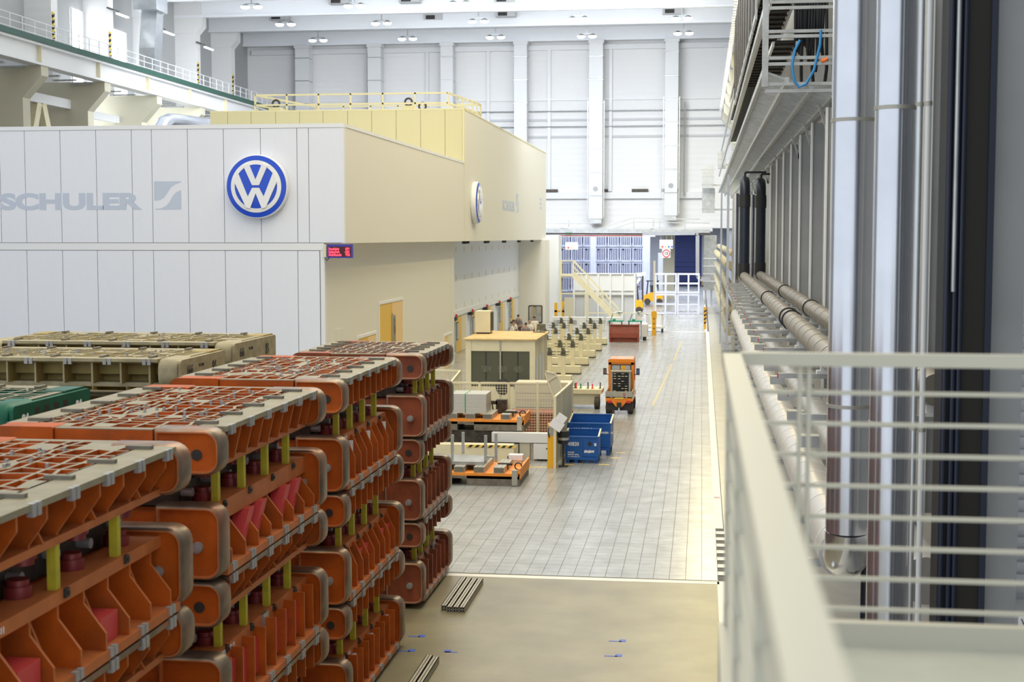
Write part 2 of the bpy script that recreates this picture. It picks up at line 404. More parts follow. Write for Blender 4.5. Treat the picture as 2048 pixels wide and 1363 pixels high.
pm = MB().box(.17, 0, 1.72, .23, .06, 3.12).mesh('rail_post', 'steel_white')
for k in range(44): place(pm, 'rail_post', t, (0, k*L_/44, 0))
# lamps strips on the left columns
for k in (2, 3, 4, 5):
    yc = ycols[k]
    t = thing('strip_light', f'horizontal tube light on the left wall beside the {lab if False else ["","", "second", "third", "fourth", "fifth"][k]} column from the picture edge', 'lamp', (-49.6, yc-.6, 26.2), 0, 'tube lights on the left wall')
    MB().box(0, -.1, 0, .15, 2.2, .1).build('housing', 'dark_steel', t); MB().box(.8, -.1, -.5, 1.0, 2.2, -.38).build('tube', 'tube_lamp', t)
    MB().bar((.1, 1, .05), (.9, 1, -.4), .06).build('arm', 'galv', t)
# windows between the columns
for n_, (k, za, zb, fa, fb) in enumerate(((3, 8, 25.5, .30, .80), (4, 8, 23.0, .12, .45), (2, 8, 26, .74, .95))):
    ya = ycols[k]+1.1+(dy-1.1)*fa; yb = ycols[k]+1.1+(dy-1.1)*fb
    wn = struct(MB().box(-52, ya, za, -51.9, yb, zb).build(f'window_{n_+1}', 'sky_pane'))
    m_ = MB()
    for i in range(1, 4): m_.box(-51.95, ya, za+(zb-za)*i/4-.06, -51.84, yb, za+(zb-za)*i/4+.06)
    m_.box(-51.95, ya-.1, za, -51.84, ya, zb).box(-51.95, yb, za, -51.84, yb+.1, zb); m_.build('window_frame', 'steel_white', wn)
# V brace and tie between first two brackets
ya = ycols[1]; yb = ycols[2]
t = thing('steel_brace', 'V-shaped steel brace between the two nearest crane columns', 'brace', (-48.6, ya, 0))
for a, b in (((0, 1.9, 8), (0, dy*.52, 17)), ((0, dy*.58, 17), (0, dy-.8, 8))): MB().bar(a, b, .4, .7).build('diagonal', 'cream', t)
MB().bar((0, 1.12, 17.3), (0, dy-.02, 17.3), .5, .7).build('tie_beam', 'steel_white', t)
t = tag(MB().bar((-49.2, ycols[2]+1.1, 17.0), (-49.2, ycols[3], 17.0), .5, .6).build('tie_beam', 'steel_white'), 'white tie beam between the second and third crane columns', 'beam')
# silver air duct at the upper left
p = onx(305, 60, -47.5); 
t = thing('vent_duct', 'large silver air duct with an offset bend hanging at upper left', 'duct', (-47.5, p.y, 21.0))
MB().box(-1.2, -1.3, 5.6, .9, 1.3, 9.4).build('trunk', 'duct_silver', t)
MB().loft([[(-.9, -.9, 2.4), (.5, -.9, 2.4), (.5, .9, 2.4), (-.9, .9, 2.4)], [(-.9, -.2, 5.6), (.5, -.2, 5.6), (.5, 1.3, 5.6), (-.9, 1.3, 5.6)]]).build('bend', 'duct_silver', t)
MB().box(-.9, -.9, .0, .5, .9, 2.4).build('drop', 'duct_silver', t)
p = onz(440, 12, 28.3)
t = tag(MB().box(max(p.x-4.5, -46.4), p.y-9, 28.2, p.x+2.5, p.y-6.5, 29.6).build('vent_duct', 'duct_silver'), 'wide silver air duct running under the roof at top left', 'duct')
p = onx(350, 240, -40); 
t = thing('pipe_elbow', 'thick silver insulated pipe bending behind the cabin roof at left', 'pipe', (0, 0, 0))
MB().tube([onx(318, 262, -42), onx(326, 246, -42), onx(338, 240, -42), onx(360, 242, -41.6), onx(420, 250, -41)], .55, 14).build('pipe', 'pipe_silver', t, None, 50)
q_ = onx(360, 242, -41.6); MB().box(-41.8, q_.y-.2, 0, -41.4, q_.y+.2, q_.z-.4).build('support', 'galv', t)

# ============================================================ PRESS CABINS
def fit(o, wd, ht):
    vs = [v.co for v in o.data.vertices]
    x0 = min(v.x for v in vs); x1 = max(v.x for v in vs); y0_ = min(v.y for v in vs); y1_ = max(v.y for v in vs)
    for v in o.data.vertices: v.co.x = (v.co.x-x0)*wd/(x1-x0); v.co.y = (v.co.y-y0_)*ht/(y1_-y0_)
    return o
def swoosh(parent, loc, rot, s, m):
    a = [(0, 1), (1, 1), (1, .965), (.8, .90), (.62, .78), (.5, .6), (.38, .44), (.22, .345), (0, .31)]
    b = [(1, .69), (.82, .62), (.68, .48), (.56, .27), (.42, .13), (.24, .05), (.02, .03), (.02, 0), (1, 0)]
    for pl in (a, b):
        o = MB().prism([(x*s, y*s) for x, y in pl], 'z', 0, .004).build('emblem_shape', m, parent); o.location = loc; o.rotation_euler = rot
Y1, Y2, Y3 = 51.0, 77.6, 119.2
ZB, ZT1, ZT2 = 6.88, 11.24, 14.15
t = thing('press_cabin', 'white panelled press cabin with large grey lettering behind the orange die stacks', 'cabin', (-13, Y1, 0))
cab1 = t
MB().box(-27, .1, ZB, 0, Y2-Y1-.02, ZT1-.02).build('upper_body', 'side_panel', t)
MB().box(-27, .1, 0, -.76, 26.58, ZB).build('lower_body', 'side_panel', t)
sx = [-27.2, -26.0, -24.9-.41] + []
seams = [-40, -38.6, -37.2, -35.8, -34.4, -33, -31.6, -30.2, -28.8, -27.4, -26.3, -25.3, -23.89, -22.48, -21.09, -20.31, -18.92, -17.54, -16.13, -14.75, -14.31, -13.07]
for a, b in zip(seams[:-1], seams[1:]):
    if b > -28: MB().box(a+13.012, 0, ZB+.02, b+12.988, .1, ZT1-.16).build('panel', 'white_panel', t)
low = [-28.0, -26.7, -25.31, -23.89, -22.51, -21.11, -20.31, -18.93, -17.53, -16.15, -14.76, -13.93]
for a, b in zip(low[:-1], low[1:]): MB().box(a+13.012, 0, .05, b+12.988, .1, 6.60).build('panel', 'white_panel', t)
MB().box(-27, .06, 0, -.8, .099, ZT1-.1).build('panel_backing', 'seam', t)
MB().box(-27, -.01, 6.62, -.76, .1, 6.88).build('band', 'white_trim', t)
MB().box(-.08, -.014, ZB, .018, .2, ZT1-.16).build('corner_trim', 'white_trim', t)
MB().box(-.9, -.014, 0, -.745, .2, 6.61).build('corner_trim', 'white_trim', t)
MB().box(-27, -.015, ZT1-.15, .02, .3, ZT1).box(-.2, .3, ZT1-.12, .02, Y2-Y1-.03, ZT1).build('roof_trim', 'white_trim', t)
le = fit(text('lettering', 'SCHULER', 1, 'print_grey', (0, 0, 0), FRONT, t, 1, .05), 5.6, .64)
le.location = (-13.32, -.003, 8.12); 
swoosh(t, (-7.24, 0, 8.12), FRONT, 1.05, 'print_grey')
# doors in the right flank
for (ya, yb, zt, m1, m2) in ((59.9, 64.7, 4.2, 'door_yellow', 'door_wood'), (56.0, 59.15, 3.0, 'door_yellow', 'door_wood'), (75.4, 77.7, 1.75, 'door_wood', 'door_beige')):
    MB().box(-.775, ya-Y1, 0, -.745, yb-Y1, zt).box(-.78, ya-Y1-.12, 0, -.72, ya-Y1, zt+.12, 1).box(-.78, yb-Y1, 0, -.72, yb-Y1+.12, zt+.12, 1).box(-.78, ya-Y1, zt, -.72, yb-Y1, zt+.12, 1).build('door_frame', [m1, 'white_trim'], t)
    d = MB().box(-.75, (ya+yb)/2-Y1+.1, .05, -.725, yb-Y1-.05, zt-.05).build('door_leaf', m2, t)
    MB().box(-.73, (ya+yb)/2-Y1+.35, .6, -.712, (ya+yb)/2-Y1+.75, zt-.6).build('door_window', 'glass_dark', d)
    MB().bar((-.70, (ya+yb)/2-Y1+.05, zt-.5), (-.70, (ya+yb)/2-Y1+.05, zt-2.4 if zt > 3.5 else .5), .05).build('door_rail', 'galv', d)
MB().box(-.77, 1.6, 2.7, -.74, 2.6, 3.6).build('hatch', 'side_panel', t)

t = thing('press_cabin', 'taller press cabin with front panels tinted by warm lamp light behind the white one', 'cabin', (-13, Y2, 0))
cab2 = t; D2 = Y3-Y2
MB().box(-14.4, .1, ZB, 0, D2, ZT2-.02).build('upper_body', 'side_panel', t)
xs2 = [-27.44, -26.42, -25.06, -23.65, -22.27, -20.93, -19.53, -18.17, -16.79, -15.42, -14.05, -13.08]
for a, b in zip(xs2[:-1], xs2[1:]): MB().box(a+13.012, 0, ZT1-.6, b+12.988, .1, ZT2-.06).build('panel', 'warm_lit_panel', t)
MB().box(-14.4, .05, ZT1-.6, -.05, .099, ZT2-.1).build('panel_backing', 'seam', t)
MB().box(-14.44, -.01, ZT2-.08, .02, .3, ZT2).box(-.2, .3, ZT2-.08, .02, D2, ZT2).build('roof_trim', 'rail_yellow', t)
MB().box(-.08, -.008, ZT1-.3, .014, .12, ZT2-.085).build('corner_trim', 'rail_yellow', t)
MB().box(-14.4, 1.12, 0, -1.9, D2, ZB).build('lower_body', 'white_panel', t)
MB().box(-14.4, 0, 0, -.76, 1.12, ZB-.005).build('return_wall', 'side_panel', t)
MB().box(-1.9, D2-3.3, 0, .3, D2, ZB).build('end_bay', 'side_panel', t)
MB().box(-.02, D2-.0, 0, 1.07, D2+2.5, 7.25).build('end_wall', 'white_trim', t)
MB().box(-1.92, 1.2, 2.30, -1.80, D2-3.4, 2.62).build('door_header', 'white_trim', t)
# mirror-like window in the end bay
a = ony(1057, 610, Y3-3.3); b = ony(1085, 655, Y3-3.3)
fr = MB().prism(rrect(a.x+13, .05, b.x+13, a.z, (.12,)*4), 'y', D2-3.36, D2-3.29).build('window', 'black_plastic', t)
MB().prism(rrect(a.x+13.08, .15, b.x+12.92, a.z-.08, (.1,)*4), 'y', D2-3.39, D2-3.35).build('pane', 'mirror', fr)
# slots (small vertical vents) on the recessed wall
slot = MB().box(-1.91, -.12, -.17, -1.885, .12, .17).mesh('vent_slot', 'cream')
for k in range(10):
    for z in (6.35, 4.6, 2.85): place(slot, 'vent_slot', t, (0, 8.3+k*3.05, z))
for k in range(9): MB().disc((-.5-(k % 2)*.5, 3+k*4.1, ZB-.08), 'z', .13, .16, 12).build('downlight', 'dark', t)
# yellow door niches
for k, (ya, yb) in enumerate(((85.8, 89.2), (92.0, 95.4), (98.3, 101.4), (104.5, 107.7), (110.6, 113.8))):
    MB().box(-1.93, ya-Y2, .02, -1.87, (ya+yb)/2-Y2+.2, 2.2).build('door', 'door_yellow', t)
    MB().box(-1.93, (ya+yb)/2-Y2+.2, .02, -1.87, yb-Y2, 2.2).build('door_reveal', 'door_beige', t)
    c_ = thing('door_panel', f'grey hinged control panel beside the {["first", "second", "third", "fourth", "fifth"][k]} yellow door of the cabin row', 'control panel', (-14.86, ya-.3, 1.0), 0, 'control panels by the yellow doors')
    MB().box(.0, 0, -.2, .06, .7, .9).build('frame', 'dark_steel', c_); MB().box(.06, .06, -.14, .075, .64, .84).build('sheet', 'galv', c_)
    MB().box(.0, -.5, -.9, .1, -.36, 1.1).build('post', 'galv', c_)
    for j, mm in enumerate(('head_green', 'ring_red')): MB().disc((.1, -.43, 1.2+.16*j), 'z', .09, .14, 10).build('signal_light', mm, c_)
    MB().box(.0, -1.5, 1.1, .25, -.8, 1.3).build('camera_box', 'dark', c_)

# round emblems
def emblem(name, label, loc, rz, r):
    t = thing(name, label, 'emblem', loc, rz, 'round cabin emblems')
    n = 48
    def ring(ro, y): return [(ro*cos(2*pi*k/n), y, ro*sin(2*pi*k/n)) for k in range(n)]
    MB().loft([ring(r*.96, 0), ring(r, -.05), ring(r, -.26), ring(r*.985, -.3), ring(r*.965, -.31)]).build('housing', 'white_trim', t, None, 30)
    MB().loft([ring(r*.965, -.30), ring(r*.965, -.315), ring(r*.7, -.37), ring(r*.35, -.40), ring(r*.05, -.41)]).build('disc', 'vw_blue', t, None, 40)
    def dome(q):   # distance in front of the base for a point q
        d = min(1, math.hypot(*q)); return -(.318+.095*(1-d*d))
    m_ = MB(); v = []
    for k in range(n):
        for ro in (.815, .685):
            q = (ro*cos(2*pi*k/n), ro*sin(2*pi*k/n)); m_.v.append((q[0]*r, dome(q)-.012, q[1]*r))
    for k in range(n): a, b = 2*k, 2*((k+1) % n); m_.f.append((a, b, b+1, a+1)); m_.m.append(0)
    m_.build('letter_ring', 'logo_white', t)
    V = [(-.405, .66), (-.225, .74), (0, .225), (.225, .74), (.405, .66), (.118, .04), (-.118, .04)]
    W_ = [(-.60, .47), (-.268, -.33), (-.12, -.045), (.12, -.045), (.268, -.33), (.60, .47), (.72, .15), (.335, -.68), (.2, -.72), (0, -.225), (-.2, -.72), (-.335, -.68), (-.72, .15)]
    for nm, pl in (('letter_v', V), ('letter_w', W_)):
        MB().prism([(x*r*.955, z*r*.955) for x, z in pl], 'y', -.425, -.36).build(nm, 'logo_white', t)
    return t
emblem('round_emblem', 'large round blue and white emblem facing the aisle front of the white cabin', (-16.2, Y1, 8.95), 0, 1.17)
emblem('round_emblem', 'round blue emblem seen edge-on on the side of the taller cabin', (-13.0, 80.9, 9.07), pi/2, 1.2)
le = fit(text('lettering', 'SCHULER', 1, 'print_grey', (0, 0, 0), RIGHT, cab2, 1, .035), 6.2, .7); le.location = (.006, 15.2, 8.85)
swoosh(cab2, (.006, 22.2, 8.85), RIGHT, 1.3, 'print_grey')
for k in range(3): MB().box(0, D2-4.6, 9.35+k*.35, .008, D2-3.4, 9.55+k*.35).build('print', 'print_grey', cab2)
# red LED board
t = thing('led_board', 'blue framed red LED display board under the white cabin overhang', 'display', (-13.62, Y1-.02, 6.34))
MB().box(0, -.12, 0, .96, .0, .50).build('housing', 'display_blue', t)
MB().box(.06, -.13, .05, .90, -.118, .42).build('screen', 'display_dark', t)
for k, (a, b) in enumerate((('Produktiv', '086'), ('Ueberhub', '-231'), ('Hub/Stunde', '810'))):
    text('text_line', a, .125, 'led_red', (.07, -.132, .29-.108*k), FRONT, t, .8, .003, .002)
    text('text_line', b, .125, 'led_red', (.86, -.132, .29-.108*k), FRONT, t, .85, .003, .002, 'RIGHT')
MB().tube([(-.08, -.05, .5), (-.08, -.05, 0), (-.03, -.05, -.1), (.06, -.05, 0)], .018, 6).build('cable', 'dark', t)
MB().box(-.14, -.1, .03, -.04, -.02, .5).build('conduit', 'cream', t)
# railing on the taller cabin
t = thing('roof_railing', 'pale yellow guard railing on the roof of the taller cabin', 'railing', (-25, 78.2, ZT2))
for z in (.35, .9):
    MB().bar((0, 0, z), (11, 0, z), .09).build('rail', 'rail_yellow', t); MB().bar((1.9, 6, z-.12), (11.9, 6, z-.12), .09).build('rail', 'rail_yellow', t)
    MB().bar((0, 0, z), (1.9, 6, z-.12), .09).build('rail', 'rail_yellow', t); MB().bar((11, 0, z), (11.9, 6, z-.12), .09).build('rail', 'rail_yellow', t)
for k in range(7): MB().bar((k*11/6, 0, 0), (k*11/6, 0, .94), .09).build('post', 'rail_yellow', t)
for k in range(7): MB().bar((1.9+k*10/6, 6, 0), (1.9+k*10/6, 6, .8), .09).build('post', 'rail_yellow', t)
for k in range(5): MB().bar((11.2+k*.2, 2+k*.5, 0), (11.2+k*.2, 2+k*.5, .85), .07).build('post', 'rail_yellow', t)
for k, (px, py) in enumerate(((552, 205), (817, 203), (845, 214))):
    p = ony(px, py, 79.5)
    t = thing('lifting_eye', f'steel lifting eye on the taller cabin roof, {["left one", "right one on a block", "rightmost, low by the edge"][k]}', 'lifting eye', (p.x, 79.5, ZT2), 0, 'lifting eyes on the cabin roof')
    MB().box(-.35, -.3, 0, .35, .3, .32 if k < 2 else .1).build('block', 'rail_yellow', t)
    z = .55 if k < 2 else .3
    MB().tube([(.2*cos(a*pi/8), 0, z+.2*sin(a*pi/8)) for a in range(17)], .06, 8).build('ring', 'dark_steel', t)

# ============================================================ PRESS DIES
random.seed(11)
LEN = 4.6
def lug_mesh(h, thick=.34, wd=.75, cols=('orange_cast', 'worn_steel', 'orange_edge'), rr=.18):
    def lp(y, ins): return [(x, y, z) for x, z in rrect(-wd+ins, ins, -ins, h-ins, (.02, max(.02, rr-ins), max(.02, rr-ins), .02))]
    T = thick
    ls = [lp(.035, .075), lp(.03, .055), lp(.0, .045), lp(.0, .03), lp(.02, .012), lp(.06, 0), lp(T-.06, 0), lp(T-.02, .012), lp(T, .03), lp(T, .045), lp(T-.03, .055), lp(T-.035, .075)]
    return MB().loft(ls, True, 0, [0, 2, 2, 1, 1, 1, 1, 1, 2, 2, 0]).mesh('lug', list(cols), 35)
def waffle(W, L, h, deep, cols, seed, nx=10, ny=15, nmi=1):
    """cast grid top: rib tops machined, pockets sunk"""
    rnd = random.Random(seed); mb = MB()
    def steps(a, b, n):
        ws = [rnd.uniform(.6, 1.5) for _ in range(n)]; s = sum(ws); out = [a]
        for q in ws: out.append(out[-1]+q/s*(b-a))
        return out
    xs = steps(-W, 0, nx); ys = steps(0, L, ny); t = .019
    pts = {}
    for i, x in enumerate(xs):
        for j, y in enumerate(ys):
            e = 0 if i in (0, nx) or j in (0, ny) else 1
            pts[i, j] = (x+e*rnd.uniform(-.045, .045), y+e*rnd.uniform(-.05, .05))
    # outer skirt
    n = len(mb.v); mb.v += [(-W, 0, h-deep), (0, 0, h-deep), (0, L, h-deep), (-W, L, h-deep), (-W, 0, h), (0, 0, h), (0, L, h), (-W, L, h)]
    for f in ((0, 1, 5, 4), (1, 2, 6, 5), (2, 3, 7, 6), (3, 0, 4, 7)): mb.f.append(tuple(n+q for q in f)); mb.m.append(0)
    for i in range(nx):
        for j in range(ny):
            o = [pts[i, j], pts[i+1, j], pts[i+1, j+1], pts[i, j+1]]
            c = (sum(p[0] for p in o)/4, sum(p[1] for p in o)/4)
            n = len(mb.v); mb.v += [(p[0], p[1], h) for p in o]
            if rnd.random() < .07: mb.f.append((n, n+1, n+2, n+3)); mb.m.append(nmi); continue
            inn = []
            for k, p in enumerate(o):
                dx = t if p[0] < c[0] else -t; dy_ = t if p[1] < c[1] else -t
                inn.append((p[0]+dx, p[1]+dy_))
            dd = deep*rnd.choice((.35, .6, 1, 1))
            mb.v += [(p[0], p[1], h) for p in inn]+[(p[0]*.97+c[0]*.03, p[1]*.97+c[1]*.03, h-dd) for p in inn]
            for k in range(4):
                l = (k+1) % 4; mb.f += [(n+k, n+l, n+4+l, n+4+k), (n+4+k, n+4+l, n+8+l, n+8+k)]; mb.m += [nmi, 0]
            mb.f.append((n+8, n+9, n+10, n+11)); mb.m.append(0)
    return mb.mesh('grid', cols)
def edge_prism(poly, y0, y1, edge_idx):
    mb = MB(); n = len(poly)
    mb.prism(poly, 'y', y0, y1)
    for e in edge_idx: mb.m[2+e] = 1
    return mb
SETS = {'orange': ('orange_cast', 'orange_edge', 'worn_steel', 'machined'), 'maroon': ('maroon_cast', 'maroon_edge', 'worn_steel', 'machined'),
        'yellow': ('yellow_cast', 'yellow_edge', 'yellow_edge', 'yellow_edge'), 'green': ('green_cast', 'green_edge', 'green_edge', 'machined')}
CACHE = {}
def cached(key, fn):
    if key not in CACHE: CACHE[key] = fn()
    return CACHE[key]
W_ = 2.55
HU, HL, GAP = .50, .74, .40
padm = MB().box(-.13, -.035, 0, .13, .035, .035).mesh('clamp_pad', 'pad_dark')
wearm = MB().box(-.03, -.075, -.085, .022, -.012, .022).box(-.03, .012, -.085, .022, .075, .022).mesh('wear_block', 'wear_grey')
spm = MB().box(-.04, -.04, 0, .04, .04, GAP-.005).mesh('spacer', 'spacer_yellow')
clipm = MB().box(-.02, -.035, -.06, .03, .035, .02).disc((.035, 0, -.02), 'x', .018, .02, 10).mesh('clip', 'dark_steel')
bufm = MB().disc((0, 0, .05), 'z', .12, .10, 16).disc((0, 0, .12), 'z', .095, .06, 16).mesh('buffer', 'buffer_red', 40)
pinm = MB().disc((0, 0, 0), 'y', .06, .10, 16).disc((0, -.06, 0), 'y', .035, .04, 12).mesh('pin', 'wear_grey', 40)
holem = MB().disc((0, 0, 0), 'y', .06, .012, 18).mesh('hole', 'dark')
def upper_rib(v):
    if v == 0: return [(-.5, .45), (-.05, .45), (-.05, .31), (-.21, .09), (-.21, .05), (-.5, .05)], (1, 2, 3)
    if v == 1: return [(-.5, .45), (-.03, .45), (-.12, .06), (-.5, .06)], (1,)
    return [(-.5, .45), (-.05, .45), (-.05, .06), (-.5, .06)], (1,)
def lower_rib(v):
    if v == 0: return [(-.5, .68), (-.22, .68), (-.22, .50), (-.02, .24), (-.02, .07), (-.5, .07)], (1, 2, 3)
    if v == 1: return [(-.5, .68), (-.16, .68), (-.03, .40), (-.03, .07), (-.5, .07)], (1, 2)
    return [(-.5, .68), (-.05, .68), (-.05, .07), (-.5, .07)], (1,)
def die_half(label, kind, loc, rz=0, colour='orange', L=LEN, W=W_, top=False, ribs=0, nr=8, seed=1, guards=0, code=None, spacers=3, apron=.12, group=None, gap=GAP):
    c0, c1, c2, c3 = SETS[colour]
    t = thing('press_die_half', label, 'press die', loc, rz, group)
    up = kind == 'upper'; h = HU if up else HL
    body = MB().box(-W+.5, .22, .02, -.5, L-.22, h-(.32 if top else .04)).box(-W+.7, .1, .05, -.7, L-.1, h-(.32 if top else .06))
    # ribs of the far flank are joined to the body
    for k in range(nr): yy = .5+k*(L-1.0)/(nr-1); body.box(-W+.04, yy, .06, -W+.5, yy+.03, h-.06)
    body.build('body', c0, t)
    if top:
        for yy in (.03, L-.13): MB().box(-W+.72, yy, .08, -.72, yy+.10, h-.012).box(-W+.72, yy, h-.012, -.72, yy+.10, h-.001, 1).build('end_wall', [c0, c3], t)
    if up:
        if top:
            place(cached(('w', colour, seed, L, W), lambda: waffle(W-.66, L-.3, h, .30, [c0, c3], seed)), 'grid', t, (-.33, .15, 0))
        for s in (0, 1):
            x0, x1 = ((-.36, 0) if s == 0 else (-W, -W+.36))
            MB().prism([(x0, h), (x1, h), (x1, h-.055), (x1+(-.1 if s == 0 else 0), h-.09), (x0, h-.09)] if s == 0 else [(x0, h), (x1, h), (x1, h-.09), (x0, h-.06)], 'y', .36, L-.36).build('top_flange', c3 if top else c2, t)
            MB().box(-.52 if s == 0 else -W+.2, .3, 0, -.19 if s == 0 else -W+.52, L-.3, .07).build('bottom_rail', c1, t)
        poly, ed = upper_rib(ribs)
    else:
        for s in (0, 1):
            MB().box(-.52 if s == 0 else -W+.18, .3, h-.06-apron+.06, -.2 if s == 0 else -W+.52, L-.3, h-.0).build('top_rail', c1, t)
            MB().box(-.52 if s == 0 else -W, .32, 0, 0 if s == 0 else -W+.52, L-.32, .085).build('bottom_flange', c1 if s == 0 else c0, t)
        poly, ed = lower_rib(ribs)
        if spacers: MB().box(-W+.62, .5, h-.02, -.62, L-.5, h+gap*.55).box(-W+.8, .8, h+gap*.5, -.8, L-.8, h+gap*.92).build('die_face', 'dark_steel', t)
    rm = cached(('r', kind, ribs, colour), lambda: edge_prism(poly, -.016, .016, ed).mesh('rib', [c0, c1]))
    rm2 = cached(('r2', kind, ribs, colour), lambda: edge_prism([(-.5, h-.08), (-.34, h-.08), (-.16 if up else -.10, .07), (-.5, .07)], -.014, .014, (1,)).mesh('rib', [c0, c1]))
    for k in range(nr):
        yy = .52+k*(L-1.04)/(nr-1); place(rm, 'rib', t, (0, yy, 0))
        if ribs == 0 and k % 2 == 0: place(rm2, 'rib', t, (0, yy+.16, 0))
    hl = h+(.01 if up else .08)
    lm = cached(('l', kind, colour), lambda: lug_mesh(hl, cols=(c0, c2, c1)))
    lmL = cached(('lL', kind, colour), lambda: MB().prism([(-x, z) for x, z in rrect(-.75, 0, 0, hl, (.02, .14, .14, .02))], 'y', 0, .34).mesh('lug', [c0]))
    for yy in (0, L-.34):
        g = place(lm, 'lug', t, (.04, yy, 0))
        place(holem if up else pinm, 'hole' if up else 'pin', g, (-.27, .028 if up else .02, hl*.45))
        place(lmL, 'lug', t, (-W-.04, yy, 0))
    # wear blocks on the machined edge
    ez = h-.02 if up else .03
    nw = 6
    for k in range(nw):
        yy = .55+k*(L-1.1)/(nw-1); o = place(wearm, 'wear_block', t, (-.01, yy, ez))
        if not up: o.scale.z = -.8
    if up and top:
        for k in range(5):
            for x in (-.3, -W+.3): place(padm, 'clamp_pad', t, (x, .55+k*(L-1.1)/4, h))
        rnd = random.Random(seed+50); pg = MB()
        for k in range(46):
            x = rnd.uniform(-W+.6, -.6); yy = rnd.uniform(.5, L-.5); pg.box(x-.014, yy-.014, h-.1, x+.014, yy+.014, h+rnd.uniform(.015, .045))
        stuff(pg.build('set_pins', 'wear_grey', t))
    if not up:
        for k in range(spacers):
            yy = .5+(k+.25)*(L-.8)/spacers
            o_ = place(spm, 'spacer', t, (-.27, yy, h)); o_.scale.z = gap/GAP; place(clipm, 'clip', t, (-.2, yy+.06, h-.02))
        for k in range(4 if spacers else 0):
            yy = .8+k*(L-1.6)/3; place(bufm, 'buffer', t, (-.45, yy, h)); b_ = place(bufm, 'buffer', t, (-.45, yy+.1, h+gap)); b_.scale.z = -1
        for k in range(6 if spacers else 0):
            MB().disc((-.56, .6+k*(L-1.2)/5, h+.12+.05*(k % 2)), 'x', .05, .14, 10).build('bolt', 'wear_grey', t)
        if guards == 1:
            for k in (1, 4): MB().box(-.4, .52+k*(L-1.04)/(nr-1)+.05, .09, -.1, .52+(k+.85)*(L-1.04)/(nr-1), .34).build('guard_box', 'red_guard', t)
            for k in (0, 5): MB().box(-.5, .52+k*(L-1.04)/(nr-1)+.2, .25, -.485, .52+k*(L-1.04)/(nr-1)+.38, .58).build('notice_plate', 'galv', t)
        if guards == 2:
            for k in (1, 2, 4, 5) if L > 3.6 else (1, 2): MB().prism([(.55+k*.5, .12), (.75+k*.5, .12), (1.15+k*.5, .52), (.95+k*.5, .52)], 'x', -.3, -.12).build('guard_plate', 'red_guard', t)
        if guards == 3:
            for a in ((.6, 2.35) if L > 3.6 else (1.4,)): MB().box(-.2, a, .14, -.14, a+1.45, .56).build('guard_plate', 'red_guard', t)
            MB().box(-.21, 2.1, .45, -.17, 2.3, .74).build('notice_plate', 'galv', t)
        if guards == 4:
            for k in ((1, 3, 5) if L > 3.6 else (1, 3)): MB().box(-.25, .6+k*.55, .15, -.15, .85+k*.55, .6).build('notice_plate', 'sign_white', t)
    if code: text('serial', code, .075, 'print_white', (-.188 if up else -.196, .6, .015 if up else h-.09), RIGHT, t, 1, .001, .003)
    return t
stackname = ['nearest stack', 'second nearest stack', 'third nearest stack', 'farthest stack']
tier = ['topmost', 'middle', 'bottom']
PITCH_Z = HU+GAP+HL+.02
cfg = {  # (stack, tier): upper rib, lower rib, guards, apron
    (0, 0): (0, 0, 1, .12), (0, 1): (0, 0, 3, .12), (0, 2): (0, 1, 0, .12), (1, 0): (1, 0, 2, .22), (1, 1): (0, 2, 3, .3), (1, 2): (2, 0, 0, .12),
    (2, 0): (2, 1, 4, .12), (2, 1): (2, 1, 2, .12), (2, 2): (2, 2, 4, .12), (3, 0): (1, 2, 0, .14), (3, 1): (2, 2, 4, .22), (3, 2): (2, 2, 3, .22)}
YS = [(9.12, 4.6, -5.12, W_, 0), (14.52, 4.42, -5.12, W_, 0), (19.85, 4.08, -5.10, W_, 0), (26.3, 3.3, -5.24, 2.5, .05)]   # start, length, right flank, width, tighter gap
base_z = .08
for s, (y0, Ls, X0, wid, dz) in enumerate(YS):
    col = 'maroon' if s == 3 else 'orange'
    for k in range(3):
        ur, lr, gd, ap = cfg[s, k]
        zl = base_z+(2-k)*(PITCH_Z-dz); zu = zl+HL+GAP-dz
        cn = 'dark red-brown' if s == 3 else 'orange'
        dxx = random.uniform(-.03, .03)
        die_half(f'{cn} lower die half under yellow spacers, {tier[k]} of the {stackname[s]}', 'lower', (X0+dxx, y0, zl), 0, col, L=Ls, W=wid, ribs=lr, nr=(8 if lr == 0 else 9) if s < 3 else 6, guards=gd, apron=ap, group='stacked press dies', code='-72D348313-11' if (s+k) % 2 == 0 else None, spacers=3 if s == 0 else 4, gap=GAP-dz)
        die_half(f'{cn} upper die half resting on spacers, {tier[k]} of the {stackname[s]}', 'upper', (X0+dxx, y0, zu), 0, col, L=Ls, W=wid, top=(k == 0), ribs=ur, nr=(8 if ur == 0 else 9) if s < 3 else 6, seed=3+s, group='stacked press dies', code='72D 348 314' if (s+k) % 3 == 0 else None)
    for q, yy in enumerate((y0+.8, y0+Ls-.9)):
        tag(box('timber_bearer', 'wood_grey', X0-wid+.1, yy, 0, X0-.1, yy+.16, base_z), f'dark timber bearer under the {stackname[s]}, {"near" if q == 0 else "far"} end', 'timber', 'timber bearers under the dies')
